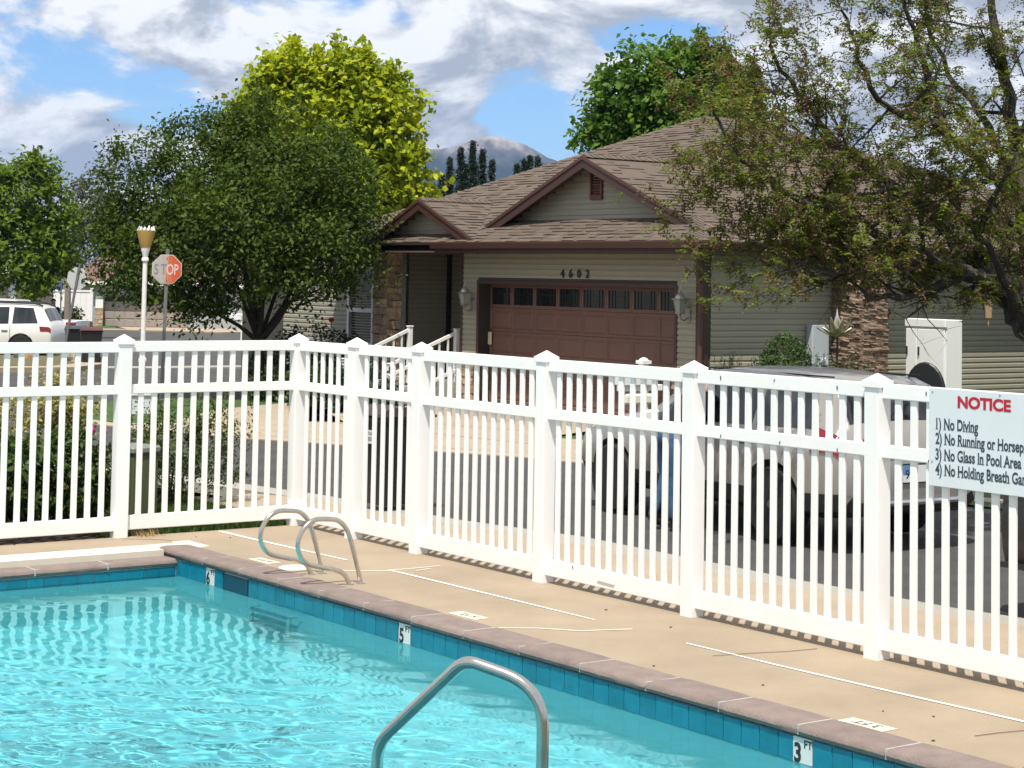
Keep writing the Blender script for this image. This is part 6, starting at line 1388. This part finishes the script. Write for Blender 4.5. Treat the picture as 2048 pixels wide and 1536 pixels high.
MB().box(-.46, .44, -.04, .02, 1.75, 1.89).build('cornice', WHITEP, cb, bevel=.012)
chr_ = thing('patio_chair', 'black round backed patio chair in front of the white cabinet', 'chair', W(-4.55, 14.0), SITE+.25); bk = MB(); rows = []
for i in range(9):
    a = PI*i/8; rows.append([(.36*math.cos(a), .12, .48 if i in (0, 8) else .75+.42*math.sin(a)), (.36*math.cos(a)*.98, .20, .48 if i in (0, 8) else .76+.44*math.sin(a))])
bk.prism([(.36*math.cos(PI*i/12), .12, .72+.50*math.sin(PI*i/12)) for i in range(13)]+[(-.34, .10, .42), (.34, .10, .42)], (0, .07, 0)); bk.build('backrest', BLACKP, chr_, bevel=.02); MB().box(-.34, .34, -.42, .15, .38, .48).build('seat', BLACKP, chr_, bevel=.03)
for sx in (-1, 1):
    for y in (-.36, .12): MB().tube([(sx*.30, y, .4), (sx*.32, y, 0)], .02, 6).build('leg', BLACKP, chr_)
    MB().tube([(sx*.34, .12, .66), (sx*.37, -.15, .66), (sx*.35, -.36, .60), (sx*.32, -.36, .3)], .025, 6).build('armrest', BLACKP, chr_, smooth=True)
nb = thing('neighbour_house', 'cream sided neighbouring house behind the locust tree at the right edge', 'house', W(0, 0), SITE); NV = 17.6
MB().box(-4.6, 6, NV, NV+.3, 0, 2.7).build('wall', SIDD, nb); CRS = mat('cream_siding', (.46, .45, .40), .6, objvar=.03)
nwb = nb.children[0]; bmesh_ = MB().hexa([(-2.8, -.022, 0), (2.8, -.022, 0), (2.8, 0, 0), (-2.8, 0, 0)], [(-2.8, -.006, .15), (2.8, -.006, .15), (2.8, 0, .15), (-2.8, 0, .15)]).mesh('siding_board', CRS)
for k in range(17): inst(bmesh_, 'siding_board', nwb, (-.3+1.0, NV, .05+k*.152))
MB().box(-3.25, -3.05, NV-.06, NV, 0, 2.6).build('corner_board', WHITEP, nb); MB().box(-4.6, 6, NV-.7, NV+.3, 2.62, 2.78).build('eave', WHITEP, nb)
MB().prism([(-4.8, NV-.75, 2.78), (-4.8, NV+6, 2.78), (-4.8, NV+2.6, 4.1)], (11, 0, 0)).build('roof', SHING, nb)
wfence = thing('board_fence', 'weathered grey board fence at the right edge behind the locust trunk', 'fence', W(0, 0), SITE); wbm = [MB().box(-.066, .066, -.012, .012, 0, 1.75+rnd.uniform(-.03, .03)).mesh('board', mat('weathered_board', (.20, .185, .165), .9, var=.3, vscale=6, streak=(1, 1, .1), objvar=.2)) for _ in range(3)]
for k in range(22): inst(wbm[k % 3], 'board', wfence, (-1.35+k*.14, 15.9+rnd.uniform(-.004, .004), 0))
for z in (.35, .95): MB().box(-1.45, 1.8, 15.86, 15.885, z, z+.09).build('rail', MATS['weathered_board'], wfence)
wc_ = thing('wind_chime', 'wooden wind chime hanging on a string at the right', 'wind chime', (px(1977, 600, 29.2).x, px(1977, 600, 29.2).y, px(1977, 600, 29.2).z)); MB().tube([(0, 0, 0), (0, 0, 1.2)], .004, 4).build('string', mat('dark_string', (.05, .04, .03), .8), wc_); MB().hexa([(-.045, -.03, -.28), (.045, -.03, -.28), (.045, .03, -.28), (-.045, .03, -.28)], [(-.055, -.03, 0), (.055, -.03, 0), (.055, .03, 0), (-.055, .03, 0)]).build('body', mat('wood_tan', (.30, .19, .10), .7), wc_, bevel=.01); MB().tube([(0, 0, -.28), (0, 0, -.38)], .012, 5).build('clapper', MATS['wood_tan'], wc_)
# white porch railings
def railing(label, u, v0, v1, z0, z1):
    t = thing('porch_railing', label, 'railing', W(u, v0, 0), SITE, 'white railings of the porch steps'); L = v1-v0
    for y, z in ((0, z0), (L, z1)): MB().box(-.045, .045, y-.045, y+.045, z-1.05 if y else 0, z+.05).build('post', WHITEP, t, bevel=.005); MB().box(-.06, .06, y-.06, y+.06, z+.05, z+.075).build('post_cap', WHITEP, t, bevel=.01)
    for d in (0, -.72): MB().prism([(-.03, 0, z0+d-.03), (.03, 0, z0+d-.03), (.03, 0, z0+d+.03), (-.03, 0, z0+d+.03)], (0, L, z1-z0)).build('rail', WHITEP, t)
    bl_ = MB().box(-.016, .016, -.016, .016, -.72, 0).mesh('baluster', WHITEP)
    for k in range(1, 8): inst(bl_, 'baluster', t, (0, L*k/8, z0+(z1-z0)*k/8))
railing('left white stair railing by the stone column', -15.35, 9.75, 11.25, .78, 1.40); railing('right white stair railing beside the garage wall', -14.15, 9.95, 11.55, .74, 1.38)
# ------------------------------------------------------------------ mountain and air
def mountain():
    Yb = 4200.0; rs = np.random.RandomState(2); prof = [(300, 420), (420, 395), (520, 372), (640, 345), (740, 322), (835, 306), (858, 298), (880, 297), (905, 293), (930, 285), (955, 277), (985, 272), (1003, 276), (1030, 283), (1060, 294), (1075, 303), (1100, 318), (1180, 352), (1280, 372), (1400, 398), (1560, 402), (1750, 425), (1950, 440), (2300, 455)]
    xs = np.array([p[0] for p in prof], float); zs = np.array([px(p[0], p[1], Yb).z for p in prof]); nx, ny = 260, 70; X = np.linspace(300, 2300, nx); top = np.interp(X, xs, zs)
    top = top+np.convolve(rs.normal(size=nx), np.ones(3)/3, 'same')*1.6
    rid = sum(np.sin(X/ (9*1.7**k)+rs.uniform(0, 6))*(3.0*1.5**k) for k in range(4)); V = []
    for j in range(ny):
        f = j/(ny-1); g_ = 1-f
        spur = np.sin(X/26.0+3*f+rs.uniform(-.2, .2))*30+np.sin(X/11.0+5*f)*12+np.sin(X/57+1)*60
        Yj = Yb-1300*f+spur*np.sin(PI*min(f*1.4, 1)); z = top*(g_**1.15)+rs.normal(size=nx)*1.2*np.sin(PI*f)-30*f
        V.append(np.stack([(X-1024)/F_PX*Yb*(Yj/Yb), Yj, z], -1))
    for j in range(8):
        f = (j+1)/8; V.insert(0, np.stack([(X-1024)/F_PX*Yb, np.full(nx, Yb+900*f), top*(1-f)-30*f], -1))
    V = np.array(V); k = len(V); ii = np.arange(k*nx).reshape(k, nx); F = np.stack([ii[:-1, :-1], ii[:-1, 1:], ii[1:, 1:], ii[1:, :-1]], -1).reshape(-1, 4)
    m = bpy.data.materials.new('mountain_rock_and_scrub'); m.use_nodes = True; nt = m.node_tree; N = nt.nodes; L = nt.links; b = N['Principled BSDF']; b.inputs['Roughness'].default_value = 1; b.inputs['Specular IOR Level'].default_value = 0
    g_ = N.new('ShaderNodeNewGeometry'); sx = N.new('ShaderNodeSeparateXYZ'); L.new(g_.outputs['Position'], sx.inputs[0]); nz = N.new('ShaderNodeTexNoise'); nz.inputs['Scale'].default_value = .022; nz.inputs['Detail'].default_value = 9; mp = N.new('ShaderNodeMapping'); mp.inputs['Scale'].default_value = (1.6, .5, .55); L.new(g_.outputs['Position'], mp.inputs[0]); L.new(mp.outputs[0], nz.inputs[0])
    a = N.new('ShaderNodeMath'); a.operation = 'MULTIPLY_ADD'; a.inputs[1].default_value = 110; L.new(nz.outputs['Fac'], a.inputs[0]); L.new(sx.outputs[2], a.inputs[2]); mr = N.new('ShaderNodeMapRange'); mr.inputs[1].default_value = 250; mr.inputs[2].default_value = 365; L.new(a.outputs[0], mr.inputs[0])
    rp = N.new('ShaderNodeValToRGB'); L.new(mr.outputs[0], rp.inputs[0]); e = rp.color_ramp.elements; e[0].position = .3; e[0].color = (.030, .040, .030, 1); e[1].position = .95; e[1].color = (.34, .30, .27, 1); x = e.new(.62); x.color = (.10, .095, .085, 1); L.new(rp.outputs[0], b.inputs['Base Color'])
    o = obj(np_mesh('mountain', V.reshape(-1, 3), F, m, True), 'mountain'); o['kind'] = 'structure'
mountain()

HZ = MB().box(-5700, 5700, -5700, 5700, -4, 320)
hz_o = HZ.build('haze', None or bpy.data.materials.new('air')); hz_o['kind'] = 'stuff'
hm = hz_o.data.materials[0]; hm.use_nodes = True; nt = hm.node_tree; nt.nodes.clear()
o_ = nt.nodes.new('ShaderNodeOutputMaterial'); pv = nt.nodes.new('ShaderNodeVolumePrincipled'); pv.inputs['Color'].default_value = (.30, .50, .95, 1); pv.inputs['Density'].default_value = 1.0e-4; pv.inputs['Anisotropy'].default_value = .15
nt.links.new(pv.outputs[0], o_.inputs['Volume'])
